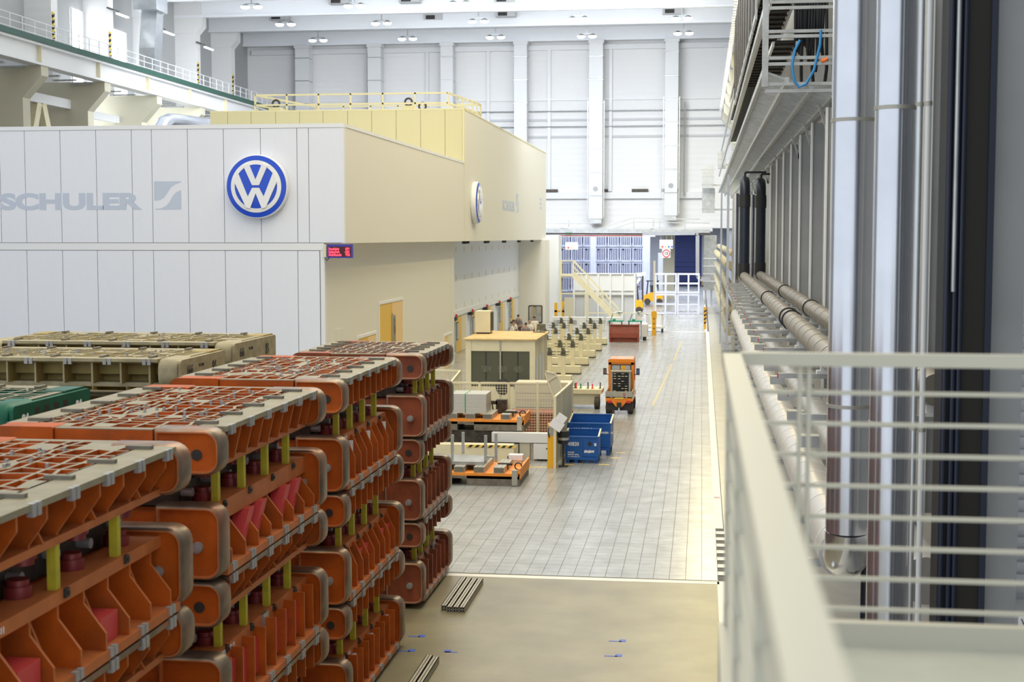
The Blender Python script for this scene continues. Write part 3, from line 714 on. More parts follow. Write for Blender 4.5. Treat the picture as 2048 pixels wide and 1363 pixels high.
# big white digit on the end wall gap of the second stack
# yellow-tan dies with their long side to the camera
def sideways(label, colour, X1, y0, zt, wd, L, seed, txt=True, low=True):
    # rotated +90 deg about z: local right flank (x=0) turns to face -y needs rz=-90: local +x -> -y, local y -> +x
    t = die_half(label.format('upper'), 'upper', (X1-L, y0, zt-HU), -pi/2, colour, L=L, W=wd, top=True, ribs=2, nr=8, seed=seed, group='dies left of the orange stacks')
    cc = SETS[colour][1]
    MB().prism(rrect(-wd+.02, .02, -.02, HU-.02, (.06,)*4), 'y', L-.30, L+.06).build('end_plate', SETS[colour][1], t)
    if txt:
        m_ = 'print_black' if colour == 'yellow' else 'print_white'
        e = (pi/2, 0, pi)
        if colour == 'yellow':
            text('lettering', '666', .24, m_, (-.32, L+.062, .2), e, t, .8, .004)
            text('lettering', 'S6', .30, m_, (-wd+.75, L+.062, .13), e, t, .8, .012)
            text('lettering', 'T1 E 8KS', .07, m_, (-.9, L+.062, .3), e, t, 1, .001); text('lettering', 'W 06', .12, m_, (-.3, L+.062, .05), e, t, 1, .002)
        else:
            text('lettering', 'S6', .26, m_, (-.25, L+.062, .16), e, t, .8, .012); text('lettering', 'S6', .26, m_, (-wd+.5, L+.062, .16), e, t, .8, .012)
            for k in range(4): MB().box(-.75-k*.28, L+.055, .05, -.62-k*.28, L+.062, HU-.1).build('pocket', 'dark', t)
    if low:
        z = zt-HU-.12-HL*1.25
        die_half(label.format('lower'), 'lower', (X1-L+.25, y0+.05, zt-HU-.30-HL), -pi/2, colour, L=L+.2, W=wd, ribs=2, nr=7, spacers=0, group='dies left of the orange stacks')
        b = thing('press_die', label.format('base of').replace(' with open ribbed front', '').replace(' with white markings', ''), 'press die', (X1-L, y0, 0), 0, 'dies left of the orange stacks')
        MB().box(.1, 0, .1, L-.1, wd, zt-HU-.30-HL).build('block', SETS[colour][0], b); MB().box(-.0, -.05, zt-HU-.5-HL, L, wd+.05, zt-HU-.32-HL).build('flange', SETS[colour][1], b)
        MB().box(.3, .3, 0, L-.3, wd-.3, .1).build('foot', 'wood_grey', b)
    return t
sideways('dirty yellow cast {} die half with open ribbed front, left of the orange stacks', 'yellow', -8.95, 23.45, 5.0, 2.35, 4.7, 21)
sideways('greyish yellow cast {} die half standing behind the ribbed yellow one', 'yellow', -9.1, 26.75, 5.04, 2.75, 5.1, 22)
sideways('dark green cast {} die half with white markings at the left picture edge', 'green', -8.72, 16.95, 4.97, 2.35, 3.6, 23)
MB_ = None
# square tube bundles on the concrete
def tubes(label, x0, y0, n, L):
    t = thing('steel_tube_bundle', label, 'steel tubes', (x0, y0, 0), 0, 'square tube bundles on the floor')
    for k in range(n):
        mb = MB(); s = .12; sh = -.03 if k else .05
        for (a, b, c, d) in ((0, 0, .11, .012), (0, .098, .11, .11), (0, 0, .012, .11), (.098, 0, .11, .11), (.049, 0, .061, .11), (0, .049, .11, .061)):
            mb.box(k*s+a, sh, b, k*s+c, L+sh, d)
        mb.box(k*s+.005, .06, .005, k*s+.105, .07, .105, 1); mb.build('tube', ['grey_metal', 'dark'], t)
tubes('four dark square steel tubes lying below the white floor line', -4.86, 26.2, 4, 2.3)
tubes('pair of dark square steel tubes cut by the lower picture edge', -4.52, 21.0, 2, 2.0)

# ============================================================ RIGHT SIDE: platform, railing, pipes, trays
t = thing('platform', 'pale metal access platform at lower right corner', 'platform', (.1, -1.5, 5.5))
PF = t
MB().box(0, 0, -.16, 3.2, 7.15, .0).build('deck', 'platform_plate', t)
MB().box(-.02, 0, -.2, .02, 7.17, .06).box(0, 7.13, -.2, 3.2, 7.19, .085).build('toe_board', 'railing_paint', t)
for k in range(3): MB().box(.1, 1.2+k*2.2, -.45, 3.1, 1.35+k*2.2, -.16).build('joist', 'galv', t)
MB().box(2.9, 6.6, -5.5, 3.1, 6.8, -.45).build('leg', 'galv', t); MB().box(2.9, 1.3, -5.5, 3.1, 1.5, -.45).build('leg', 'galv', t)
MB().box(.15, 1.2, -5.5, .35, 1.4, -.45).build('leg', 'galv', t)
t = thing('guard_railing', 'blurred grey-beige guard railing of the platform in the right foreground', 'railing', (.12, 5.64, 5.5))
MB().box(-.035, -7.1, 1.10, .035, .035, 1.15).build('top_rail', 'railing_paint', t)
MB().box(-.035, -.035, 1.10, 3.0, .035, 1.15).build('top_rail', 'railing_paint', t)
for k in range(8):
    z = 1.025-.122*(k+.0)-.03+.03
    MB().bar((.0, .0, z-.03), (3.0, 0, z-.03), .016).build('infill_bar', 'railing_paint', t)
    MB().bar((0, 0, z-.03), (0, -7.1, z-.03), .016, .02).build('infill_bar', 'railing_paint', t)
for x in (.265, .30): MB().box(x-.008, -.02, 0, x+.008, .02, 1.1).build('post', 'railing_paint', t)
for y in (-1.55, -3.1, -4.6): MB().box(-.02, y-.025, 0, .02, y+.025, 1.1).build('post', 'railing_paint', t)
MB().box(-.02, -.02, .02, .02, .02, 1.1).build('post', 'railing_paint', t)

# insulated pipe runs along the wall
def ringed(name, label, x, z, r, y0, y1, m, step, ringm, rw=.05, dr=.012, grp=None):
    t = thing(name, label, 'pipe', (x, y0, z), 0, grp)
    MB().tube([(0, 0, 0), (0, y1-y0, 0)], r, 24).build('pipe', m, t, None, 60)
    n = int((y1-y0)/step); rm = MB().tube([(0, -rw/2, 0), (0, rw/2, 0)], r+dr, 24).mesh('band', ringm, 60)
    for k in range(n): place(rm, 'band', t, (0, (k+.5)*step, 0))
    return t
P1 = ringed('grey_pipe', 'grey-brown pipe with bright clamps on the rack, the one nearer the aisle', 2.02, 5.24, .20, 17.8, 69, 'pipe_grey', 1.3, 'tube_grey', grp='clamped pipes on the wall rack')
P2 = ringed('grey_pipe', 'grey-brown pipe with bright clamps on the rack, the one nearer the wall', 2.86, 5.24, .20, 17.8, 71, 'pipe_grey', 1.6, 'tube_grey', grp='clamped pipes on the wall rack')
for (x, t_, ys_) in ((2.02, P1, (32.5, 33.6, 44.0)), (2.86, P2, (38, 50))):
    for yy in ys_: MB().tube([(0, yy-17.8-.03, 0), (0, yy-17.8+.03, 0)], .235, 24).build('flange', 'black_plastic', t_, None, 60)
PA = ringed('insulated_pipe', 'thick white insulated pipe low on the rack nearest the aisle', 1.68, 3.4, .29, 16.8, 68.4, 'pipe_white', .95, 'steel_white', .03, .006, 'insulated pipes on the wall rack')
PB = ringed('insulated_pipe', 'white insulated pipe on the lower rack behind the thickest one', 2.42, 3.42, .26, 15.5, 70.5, 'pipe_white', .95, 'steel_white', .03, .006, 'insulated pipes on the wall rack')
# cross channels with pads
arm = MB().box(-.45, -.05, -.16, .55, .05, -.06).box(-.46, -.05, -.16, -.445, .05, -.06, 1).mesh('cross_channel', ['galv', 'chain_red'])
shoe = MB().box(-.16, -.12, -.12, .16, .12, -.07).box(-.1, -.06, -.1, .1, .06, .02).box(-.15, .07, -.2, -.07, .13, -.11, 1).box(.07, .07, -.2, .15, .13, -.11, 1).mesh('pipe_shoe', ['steel_white', 'chain_red'])
rk = thing('pipe_rack', 'galvanised rack of posts and cross channels carrying the pipes', 'pipe rack', (0, 16, 0))
yy = 18.; k = 0
while yy < 72:
    MB().box(1.25, yy-16-.05, 5.24-.42, 3.09, yy-16+.05, 5.24-.34).build('cross_channel', 'galv', rk)
    MB().box(1.25, yy-16-.05, 3.40-.42, 3.09, yy-16+.05, 3.40-.32).build('cross_channel', 'galv', rk)
    MB().box(1.235, yy-16-.05, 5.24-.42, 1.25, yy-16+.05, 5.24-.34).build('red_cap', 'chain_red', rk)
    for x in (2.02, 2.86): place(shoe, 'pipe_shoe', rk, (x, yy-16, 5.24-.22))
    MB().box(1.30, yy-16+.85, 4.35, 1.55, yy-16+1.1, 4.5).build('junction_box', 'galv', rk)
    yy += 2.7; k += 1
for yy, zt_ in ((16.6, 3.0), (71.5, 10.2), (96, 10.2)): MB().box(1.21, yy-16-.06, 0, 1.33, yy-16+.06, zt_).build('rack_post', 'pipe_silver', rk)
# red cable hanger chain below the pipes
# vertical pipes and columns by the platform
def vpipe(name, label, px0, px1, Y, m, z0=0, z1=30, extra=None, n=28):
    a = ony(px0, 700, Y); b = ony(px1, 700, Y); r = (b.x-a.x)/2
    t = thing(name, label, 'pipe' if 'pipe' in name else 'column', ((a.x+b.x)/2, Y, z0))
    MB().tube([(0, 0, 0), (0, 0, z1-z0)], r, n).build('shaft', m, t, None, 60)
    for z in (5.2, 8.4, 12): MB().tube([(0, 0, z-z0-.02), (0, 0, z-z0+.02)], r+.008, n).build('seam_band', 'tube_grey', t, None, 60)
    return t, r
t, r = vpipe('vertical_pipe', 'shiny silver vertical pipe with elbow, left of the foreground group', 1656, 1744, 16.4, 'pipe_silver', 3.75)
MB().tube([(0, 0, .02), (0, .02, -.1), (-.0, .12, -.26), (0, .3, -.34), (0, .55, -.35)], r*1.02, 20).build('elbow', 'pipe_silver', t, None, 60)
vpipe('vertical_pipe', 'wide pale silver vertical pipe right of the shiny one', 1741, 1822, 14.9, 'pipe_silver')
vpipe('vertical_pipe', 'slim pale blue conduit, left of the close pair', 1823, 1836, 14.5, 'duct_silver')
vpipe('vertical_pipe', 'slim pale blue conduit, right of the close pair', 1841, 1853, 14.4, 'steel_white')
tag(box('wall_column', 'sheet_grey', 2.45, 14.9, 0, 2.75, 15.2, 30), 'greyish flat column behind the slim conduits', 'column')
p0 = ony(1738, 700, 17.3); tag(MB().tube([(p0.x, 17.3, 0), (p0.x, 17.3, 30)], .05, 14).build('dark_conduit', 'black_blue'), 'dark vertical conduit in the gap between the two silver pipes', 'conduit')
t = thing('dark_column', 'wide black vertical column with blue edge at the right', 'column', (0, 13.6, 0))
a = ony(1884, 700, 13.6); b = ony(1978, 700, 13.6); c_ = ony(2040, 700, 13.9); d_ = ony(2120, 700, 14.1)
MB().box(a.x, 0, 0, b.x, .4, 30).build('face', 'brown_black', t)
MB().box(b.x-.05, -.03, 0, b.x+.01, .0, 30).build('blue_edge', 'black_blue', t)
for px in (1890, 1906, 1918): q = ony(px, 700, 13.55); MB().tube([(q.x, -.05, 0), (q.x, -.05, 30)], .025, 10).build('cable', 'black_blue', t)
q = ony(1904, 700, 13.5); MB().tube([(q.x, -.08, 6.6), (q.x, -.08, 30)], .02, 8).build('bright_rod', 'galv', t)
tag(box('grey_column', 'sheet_grey', b.x+.02, 13.8, 0, c_.x, 14.2, 30), 'plain grey vertical column right of the black one', 'column')
t = thing('louvre_panel', 'bluish louvred panel at the right picture edge', 'panel', (c_.x+.01, 13.9, 0))
MB().box(0, .1, 0, .3, .3, 30).build('backing', 'duct_silver', t)
sl = MB().box(0, 0, 0, .3, .12, .05).mesh('slat', 'duct_silver')
for k in range(60): place(sl, 'slat', t, (0, .0, 3.6+k*.12))
q = ony(2036, 1242, 13.4)
t = tag(MB().box(q.x, 13.38, q.z-.05, q.x+.3, 13.4, q.z+.06).build('equipment_tag', 'sign_white'), 'small white tag lettered V2 at the right edge', 'tag')
text('lettering', 'V2', .09, 'print_black', (.0, 0, 0), FRONT, t).location = (q.x+.02, 13.376, q.z-.03)
# black risers
for k, (x, Y) in enumerate(((2.02, 69.3), (2.86, 71.3))):
    t = thing('black_riser', f'thick black vertical pipe rising from the {"nearer" if k == 0 else "wall-side"} clamped pipe', 'pipe', (x, Y, 5.24), 0, 'black risers')
    MB().tube([(0, -.3, 0), (0, -.05, .02), (0, .05, .2), (0, .05, 4.0), (0, .1, 4.3), (0, .5, 4.55), (0, 1.6, 4.6)], .24, 18).build('pipe', 'black_blue', t, None, 60)
    for z in (.3, 3.6): MB().tube([(0, .05, z-.3), (0, .05, z+.3)], .275, 18).build('sleeve', 'black_plastic', t, None, 60)
    MB().bar((0, .05, 4.5), (0, .05, 4.95), .1).bar((0, .05, 4.95), (1.0, .05, 4.95), .1).build('hanger', 'black_plastic', t)
    t = tag(MB().tube([(x-.42, Y+.4, 0), (x-.42, Y+.4, 9.2)], .16, 14).build('silver_post', 'pipe_silver', None, None, 60), f'bright round steel post beside the {"nearer" if k == 0 else "wall-side"} black riser', 'post')
# distant beige pipe bundle
for k, (x, z, r) in enumerate(((1.45, 5.6, .22), (1.75, 6.2, .2), (1.5, 4.4, .22), (1.42, 3.2, .2), (1.5, 2.0, .24), (2.1, 5.0, .22), (1.75, 2.7, .2), (1.95, 3.8, .22))):
    ringed('beige_pipe', f'beige insulated pipe in the far bundle along the right wall, {["top outer", "topmost inner", "upper middle outer", "middle outer", "lowest outer", "upper inner", "lower inner", "middle inner"][k]}', x, z, r, 78, 150, 'pipe_beige', 4, 'cream', .12, .02, 'far pipe bundle')
t = thing('pipe_bend', 'pale yellow pipe bend above the railing corner', 'pipe', (0, 0, 0))
MB().tube([(1.55, 74.8, .9), (1.65, 74.6, .62), (1.9, 74.5, .5), (2.6, 74.5, .5)], .2, 16).build('pipe', 'cream', t, None, 60)
MB().bar((1.2, 75, 1.55), (2.6, 75, 1.55), .12).build('support', 'galv', t)
# cable tray gallery
t = thing('cable_gallery', 'galvanised ladder tray gallery carrying cables along the right wall', 'cable tray', (0, 37, 0))
ZG = 11.0; YL = 100
for (x, z) in ((1.55, 11.35), (2.1, 11.05), (2.7, 10.85), (3.25, 10.7), (1.55, 12.9), (1.55, 14.4)):
    MB().box(x-.05, 0, z-.09, x+.05, YL, z+.09).build('side_rail', 'galv', t)
rg = MB().bar((1.55, 0, 11.3), (3.3, 0, 10.66), .07, .05).mesh('rung', 'galv')
for k in range(150): place(rg, 'rung', t, (0, .2+k*.45 if k < 110 else 50+(k-110)*1.2, 0))
MB().box(1.47, -.08, 10.9, 1.62, .08, 17.5).build('end_post', 'galv', t)
MB().box(3.2, -.08, 10.7, 3.32, .08, 17.5).build('end_post', 'galv', t)
for py in (4, 16, 63, 73, 116, 128, 168, 182):
    z = ony(1560, py, 37).z; MB().box(1.55, -.04, z-.04, 3.25, .04, z+.04).build('cross_bar', 'galv', t)
for z in (12.0, 13.3, 14.7, 16.1):     # trays receding behind the frame
    for x in (1.75, 2.35): MB().box(x-.03, .2, z-.06, x+.03, 60, z+.06).build('tray_rail', 'steel_white', t)
    MB().box(1.80, .3, z+.03, 2.30, 58, z+.10).build('cable_bundle', 'brown_black', t)
    tr = MB().box(1.75, 0, -.02, 2.35, .12, .02).mesh('tray_rung', 'dark_steel')
    for k in range(26): place(tr, 'tray_rung', t, (0, .5+k*.9, z))
for k in range(9):                       # silver side sheets
    MB().box(1.42, 4+k*3.0, 13.2, 1.48, 6.3+k*3.0, 17.2).build('side_sheet', 'galv', t)
    for j in range(5): MB().box(1.405, 4.3+k*3.0+.45*(j % 5), 13.4, 1.42, 4.45+k*3.0+.45*(j % 5), 17.0).build('sheet_slot', 'dark_steel', t)
for k in range(12): MB().bar((3.15, 3+k*6, 10.7), (3.4, 3+k*6, 9.9), .08).bar((3.4, 3+k*6, 9.9), (3.4, 3+k*6, 10.8), .08).build('wall_bracket', 'galv', t)
random.seed(5)
for k in range(14):
    x = 2.30+k*.06; zb = 11.8+random.uniform(-.4, .6)
    MB().tube([(x, 37.6, 18), (x+.02, 37.55, zb+1.5), (x+random.uniform(-.05, .05), 37.5, zb), (x+.03, 37.9, zb-.3)], .045, 7).build('black_cable', 'black_plastic', t, (0, -37, 0), 60)
tag(MB().tube([ony(px, py, 36.9) for px, py in ((1642, 60), (1640, 90), (1628, 140), (1612, 168), (1598, 174), (1588, 160), (1584, 130), (1590, 100), (1600, 80))], .035, 8).build('blue_hose', 'hose_blue', None, None, 60), 'bright blue hose hanging in a loop from the cable gallery', 'hose')
p = ony(1648, 121, 36.95); tag(MB().tube([(p.x-.07, 36.95, p.z-.02), (p.x+.08, 36.95, p.z+.04)], .05, 10).build('orange_plug', 'tip_orange'), 'small orange plug beside the blue hose', 'plug')
# right crane runway
t = thing('crane_runway', 'ribbed crane runway girder high along the right wall', 'crane girder', (2.0, 62, 19.8))
MB().box(0, 0, .6, .25, 97, 2.0).box(-.0, 0, .45, .9, 97, .62).build('girder', 'hall_grey', t)
sl = MB().box(-.25, 0, .9, .02, .35, 1.0).mesh('slat', 'steel_white')
for k in range(90): place(sl, 'slat', t, (0, k*1.07, 0))
for k in range(10):
    MB().prism([(1.4, -3.5), (1.4, .45), (-.0, .45), (0, -.4), (1.0, -1.6), (1.0, -3.5)], 'y', 4+k*9.6, 5+k*9.6).build('bracket', 'cream_wall', t)
    MB().box(.1, 4.1+k*9.6, .45, .6, 4.9+k*9.6, .6).build('bearing', 'dark', t)
# ducts at the far right
for k, (px0, py0, px1, py1, Y, lab) in enumerate(((1404, 330, 1428, 376, 128, 'silver square air duct at the far right above the gallery end'), (1404, 376, 1430, 425, 130, 'grey lower duct section below the silver one'), (1436, 302, 1452, 336, 118, 'pale round-cornered duct beside the right gallery'))):
    a = ony(px0, py1, Y); b = ony(px1, py0, Y); tt = thing('air_duct', lab, 'duct', ((a.x+b.x)/2, Y, a.z))
    MB().box(-(b.x-a.x)/2, 0, 0, (b.x-a.x)/2, 1.2, b.z-a.z).build('casing', 'duct_silver' if k != 1 else 'galv', tt)
    MB().box(0, .3, .2, 3.44-(a.x+b.x)/2, .5, .35).build('wall_bracket', 'galv', tt)
    for j in range(3): MB().box(-(b.x-a.x)/2-.03, -.03, (b.z-a.z)*(j+.5)/3-.03, (b.x-a.x)/2+.03, 1.2, (b.z-a.z)*(j+.5)/3+.03).build('joint', 'galv', tt)

# ============================================================ END OPENING + BACK HALL
wb = struct(MB().box(-32, 212, 0, 4.2, 212.5, 9).build('wall_back', 'hall_grey'))
struct(MB().box(-32, YW+.5, 8.6, 4.2, 212.5, 9.0).build('ceiling', 'hall_grey')).name = 'ceiling_back'
struct(MB().box(-32, YW+.5, 0, -31.5, 212.5, 9.0).build('wall_side', 'hall_grey')).name = 'wall_left_back'
a = ony(1348, 500, 211.8); b = ony(1402, 574, 211.8)
d = struct(MB().box(a.x, 211.8, 0, b.x, 212, 7.4).build('door_1', 'door_blue'))
for k in range(9): MB().box(a.x, 211.74, .7*k+.6, b.x, 211.82, .7*k+.66).build('door_section', 'black_blue', d)
t = thing('overhead_gangway', 'thin grey railed gangway crossing below the end wall ducts', 'gangway', (0, 150, 0))
def og(pts, w_=.1, nm='rail', m='galv'):
    q = [ony(x, y, 150) for x, y in pts]
    for a, b in zip(q[:-1], q[1:]): MB().bar((a.x, 0, a.z), (b.x, 0, b.z), w_).build(nm, m, t)
og([(1190, 460), (1265, 436), (1400, 438)]); og([(1220, 460), (1268, 444), (1420, 446)]); og([(1090, 447), (1175, 447), (1186, 458)])
for px in (1268, 1319, 1370): og([(px, 436), (px, 462)], .09, 'post')
og([(1090, 461), (1420, 462)], .35, 'beam'); og([(1090, 467), (1420, 468)], .2, 'pipe', 'dark_steel')
og([(1285, 467), (1392, 466), (1395, 470), (1395, 552), (1400, 558), (1420, 558)], .38, 'pipe', 'pipe_silver')
og([(1118, 471), (1285, 471)], .14, 'red_pipe', 'red_dark')
for px in (1120, 1300): q_ = ony(px, 460, 150); MB().box(q_.x-.1, 0, q_.z+.0, q_.x+.1, 10.3, q_.z+.2).bar((q_.x, 10, q_.z+.1), (q_.x, 10, 9), .15).build('bracket_arm', 'galv', t)
a = ony(1407, 560, 152); b = ony(1422, 470, 152)
t = thing('service_cabinet', 'tall grey-green sheet duct cabinet at the right of the end opening', 'cabinet', (a.x, 152, 0))
MB().box(0, 0, 1.5, b.x-a.x+.6, 1.5, b.z).build('casing', 'galv', t)
MB().box(.1, .2, 0, .3, .4, 1.5).box(b.x-a.x, .2, 0, b.x-a.x+.2, .4, 1.5).build('leg', 'galv', t)
for k in range(4): MB().box(-.05, -.06, 2.4+k*.8, b.x-a.x+.62, .0, 2.5+k*.8).build('joint', 'steel_white', t)
# stillage storage rack
YR = 186.
rack = thing('storage_rack', 'tall lavender steel storage rack filled with stillages in the back hall', 'rack', (0, YR, 0))
xs = [ony(px, 500, YR).x for px in (1092, 1117, 1143, 1168, 1186, 1211, 1236, 1261, 1286, 1292)]
xa, xb = xs[0], ony(1288, 500, YR).x
for px, wd in ((1186, .35), (1293, .45)): q = ony(px, 500, YR-2.2); MB().box(q.x-wd, -2.2, 0, q.x+wd, -1.8, 7.6).build('post', 'lavender', rack)
MB().box(xa-1, -2.1, 7.15, xb+1.5, -1.7, 7.75).build('head_beam', 'steel_white', rack)
lev = [.1, 2.05, 4.0, 5.95]
for z in lev: MB().box(xa, 0, z-.1, xb, 1.8, z).build('shelf', 'lavender', rack)
still = MB().box(0, 0, 0, 1.45, .15, .12).box(0, .0, 1.62, 1.45, .15, 1.72)
for k in range(6): still.box(.12+k*.22, .05, .12, .23+k*.22, .13, 1.62, 0)
still.box(0, .2, .1, 1.45, .24, 1.65, 1)
sm = still.mesh('slats', ['lavender', 'lavender_dark'])
wd_ = MB().prism([(-.1, .0), (.1, 0), (.04, .45), (.04, 1.7), (-.04, 1.7), (-.04, .45)], 'y', -.1, .2).mesh('upright', 'lavender')
n_ = 8; bw = (xb-xa)/n_
ordn = ['first', 'second', 'third', 'fourth', 'fifth', 'sixth', 'seventh', 'eighth']
for j, z in enumerate(lev[1:]+lev[:1]):
    for k in range(n_):
        s = thing('stillage', f'lavender slatted steel stillage, {ordn[k]} from the left on the {["second", "third", "top", "bottom"][j]} rack level', 'stillage', (xa+k*bw+.05, YR, z), 0, 'stillages in the storage rack')
        o = place(sm, 'slats', s); o.scale = ((bw-.1)/1.45, 1, 1)
        place(wd_, 'upright', s, (.1, 0, 0)); place(wd_, 'upright', s, (bw-.2, 0, 0))
        MB().disc((bw*.3, -.02, 1.5), 'y', .12, .06, 10).build('hook', 'dark', s)
for k, (px0, px1, py0, py1, lab) in enumerate(((1131, 1156, 484, 499, 'white notice board with small symbols on the left of the far opening'), (1319, 1346, 479, 497, 'white board with round safety symbols above the speed sign'))):
    a = ony(px0, py1, 150); b = ony(px1, py0, 150)
    t = thing('notice_board', lab, 'sign', ((a.x+b.x)/2, 150, a.z)); hw = (b.x-a.x)/2
    MB().box(-hw, 0, 0, hw, .05, b.z-a.z).build('board', 'sign_white', t)
    for j in range(4 if k else 2): MB().disc((-hw+.3+j*.33, -.01, .2), 'y', .1, .02, 10).build('symbol', ['ring_red', 'yellow_paint', 'tape_blue', 'tape_blue'][j], t)
    for s in (-1, 1): MB().bar((s*hw*.8, .02, b.z-a.z), (s*hw*.8, .02, 8.2-a.z), .03).build('hanger', 'galv', t)
a = ony(1324, 515, 150); b = ony(1341, 498, 150)
t = thing('speed_sign', 'hanging white square sign with red ring and number 15', 'sign', ((a.x+b.x)/2, 150, a.z)); hw = (b.x-a.x)/2; hh = b.z-a.z
MB().box(-hw, 0, 0, hw, .05, hh).build('plate', 'sign_white', t)
MB().tube([(.36*cos(q*pi/12), -.015, hh/2+.36*sin(q*pi/12)) for q in range(25)], .05, 6).build('ring', 'ring_red', t)
text('number', '15', .42, 'print_black', (0, -.012, hh/2-.14), FRONT, t, 1, .012, .004, 'CENTER')
MB().bar((0, .02, hh), (0, .02, 8.2-a.z), .03).build('hanger', 'galv', t)
a = ony(1133, 464, 150); tag(MB().box(a.x-.1, 150, a.z-.35, a.x+.6, 150.1, a.z+.05).build('exit_sign', 'sign_green'), 'small glowing green exit sign under the gangway', 'sign')
# beige concrete pillar behind the speed sign
a = ony(1327, 520, 168); b = ony(1349, 520, 168)
tag(box('pillar', 'cream_wall', a.x, 168, 0, b.x, 168.6, 8.6), 'beige pillar behind the speed limit sign', 'pillar')
a = ony(1316, 520, 175); b = ony(1326, 520, 175)
tag(box('pale_screen', 'steel_white', a.x, 175, 0, b.x, 175.1, 5.2), 'pale tall panel between the rack and the pillar', 'panel')
# fluorescent bars of the back hall
for k in range(4):
    tag(box('strip_light', 'tube_lamp', -16+k*4.5, 172, 8.48, -14.5+k*4.5, 172.15, 8.6), f'short bright tube light in the back hall, {nth[k] if k < 3 else "last"} along the ceiling', 'lamp', 'back hall tube lights')
# yellow posts before the blue door
for k, px in enumerate((1404, 1410, 1415, 1420)):
    q = onz(px, 571, 0); tag(MB().tube([(q.x, q.y, 0), (q.x, q.y, 1.4)], .07, 8).build('barrier_post', 'fork_yellow'), f'thin yellow barrier post before the blue door, {["leftmost", "second", "third", "rightmost"][k]}', 'post', 'yellow barrier posts')

# ============================================================ MIDDLE GROUND
# operator booth
t = thing('operator_booth', 'cream control booth with tan roof and wide front window', 'booth', (-9.0, 54.1, 0))
BW, BD, BH = 2.68, 4.5, 3.2
MB().box(0, 0, 0, BW, .08, 1.35).box(0, 0, 2.72, BW, .08, BH-.05).build('front_wall', 'cream', t)
for x_ in (-.01, BW-.2): MB().box(x_, -.03, 0, x_+.21, .1, BH-.06).build('corner_post', 'cream', t)
MB().box(0, .1, 0, .08, BD, BH-.05).build('left_wall', 'cream', t)
MB().box(.08, BD-.08, 0, BW-.08, BD, 1.2).box(.08, BD-.08, 2.6, BW-.08, BD, BH-.05).build('rear_wall', 'cream', t)
for k in range(4):
    ya = .1+k*1.08; MB().box(BW-.08, ya, .02, BW, ya+1.05, BH-.05).build('side_panel', 'cream_wall' if k % 2 else 'cream', t)
    if k < 3: MB().box(BW-.01, ya+.2, 1.4, BW+.012, ya+.8, 2.5).build('side_window', 'duct_silver', t)
MB().box(-.1, -.1, BH-.05, BW+.08, BD+.05, BH).build('roof', 'roof_tan', t)
for a, b in ((.2, 1.32), (1.36, BW-.2)): MB().box(a, .03, 1.35, b, .05, 2.72).build('window_pane', 'glass_dark', t)
MB().box(1.31, -.02, 0, 1.37, .06, BH-.05).build('mullion', 'grey_metal', t)
for k in range(3): MB().box(.75+k*.62, .02, 1.6, .80+k*.62, .035, 2.7).build('inner_column', 'print_black', t); MB().box(.6+k*.62, .018, 1.9, 1.0+k*.62, .03, 2.15).build('inner_monitor', 'head_green', t)
for k, (x, s) in enumerate(((1.42, .30), (1.98, .13))):
    MB().ball((x, .0, 1.34), s, 12, sq=(.9, .25, 1.1)).build('chair_back', 'dark', t)
MB().ball((.28, 0, 1.48), .07, 10, sq=(1.2, .3, .5)).build('screen_glow', 'hose_blue', t)
t = thing('air_conditioner', 'beige box air conditioner standing on the booth roof', 'air conditioner', (-8.75, 56.8, BH))
MB().box(-.32, -.05, .06, .3, .75, .92).build('casing', 'cream', t); MB().box(.3, .05, .12, .33, .7, .86).build('grille', 'dark_steel', t); MB().box(-.28, 0, 0, .26, .7, .06).build('foot', 'dark', t)
t = thing('roof_box', 'small dark monitor on a stand at the booth roof edge', 'equipment', (-6.55, 57.9, BH))
MB().box(-.12, 0, .1, .2, .2, .34).build('casing', 'head_green', t); MB().box(-.22, .05, 0, -.16, .12, .42).build('stand', 'cream', t); MB().box(-.3, 0, 0, .2, .2, .03).build('base', 'head_green', t); MB().box(-.02, .08, .03, .04, .14, .1).build('neck', 'cream', t)
# mesh fences
def fence(name, label, a, b, h, zb, n, mm='cream', door=None):
    t = thing(name, label, 'fence', (a[0], a[1], 0))
    dx, dy_ = b[0]-a[0], b[1]-a[1]; L = math.hypot(dx, dy_); t.rotation_euler.z = math.atan2(dy_, dx)
    pw = L/n
    for k in range(n+1): MB().box(k*pw-.04, -.04, 0, k*pw+.04, .04, h).build('post', mm, t)
    MB().box(0, -.035, h-.06, L, .035, h).build('top_rail', mm, t); MB().box(0, -.03, zb, L, .03, zb+.06).build('bottom_rail', mm, t)
    for k in range(n):
        m_ = MB(); s = .09
        x = k*pw+.06
        while x < (k+1)*pw-.04: m_.box(x, -.008, zb+.06, x+.012, .008, h-.06); x += s
        z = zb+.1
        while z < h-.06: m_.box(k*pw+.04, -.008, z, (k+1)*pw-.04, .008, z+.012); z += s
        stuff(m_.build('mesh_panel', mm, t))
    return t
fence('mesh_fence', 'cream wire mesh fence with rounded panels before the booth', (-8.35, 47.0), (-4.45, 47.3), 2.24, .35, 4)
fence('mesh_fence', 'cream mesh fence receding at the left of the booth', (-8.35, 47.0), (-8.75, 51.3), 2.24, .3, 3)
fence('mesh_fence', 'low yellow-cream mesh fence by the first yellow door', (-10.2, 51.5), (-8.75, 51.3), 2.24, .3, 1)
t = fence('panel_fence', 'cream screen fence receding along the aisle behind the blue bins', (-4.42, 43.15), (-4.32, 47.4), 2.24, .12, 3)
for k in range(5): MB().box(.05+k*.84, -.028, .2, .86+k*.84, -.012, 2.18).build('infill_panel', 'cream_wall', t)
t = thing('instruction_sheet', 'tilted white paper booklet hung on the fence end post', 'paper', (-4.44, 43.06, 1.25))
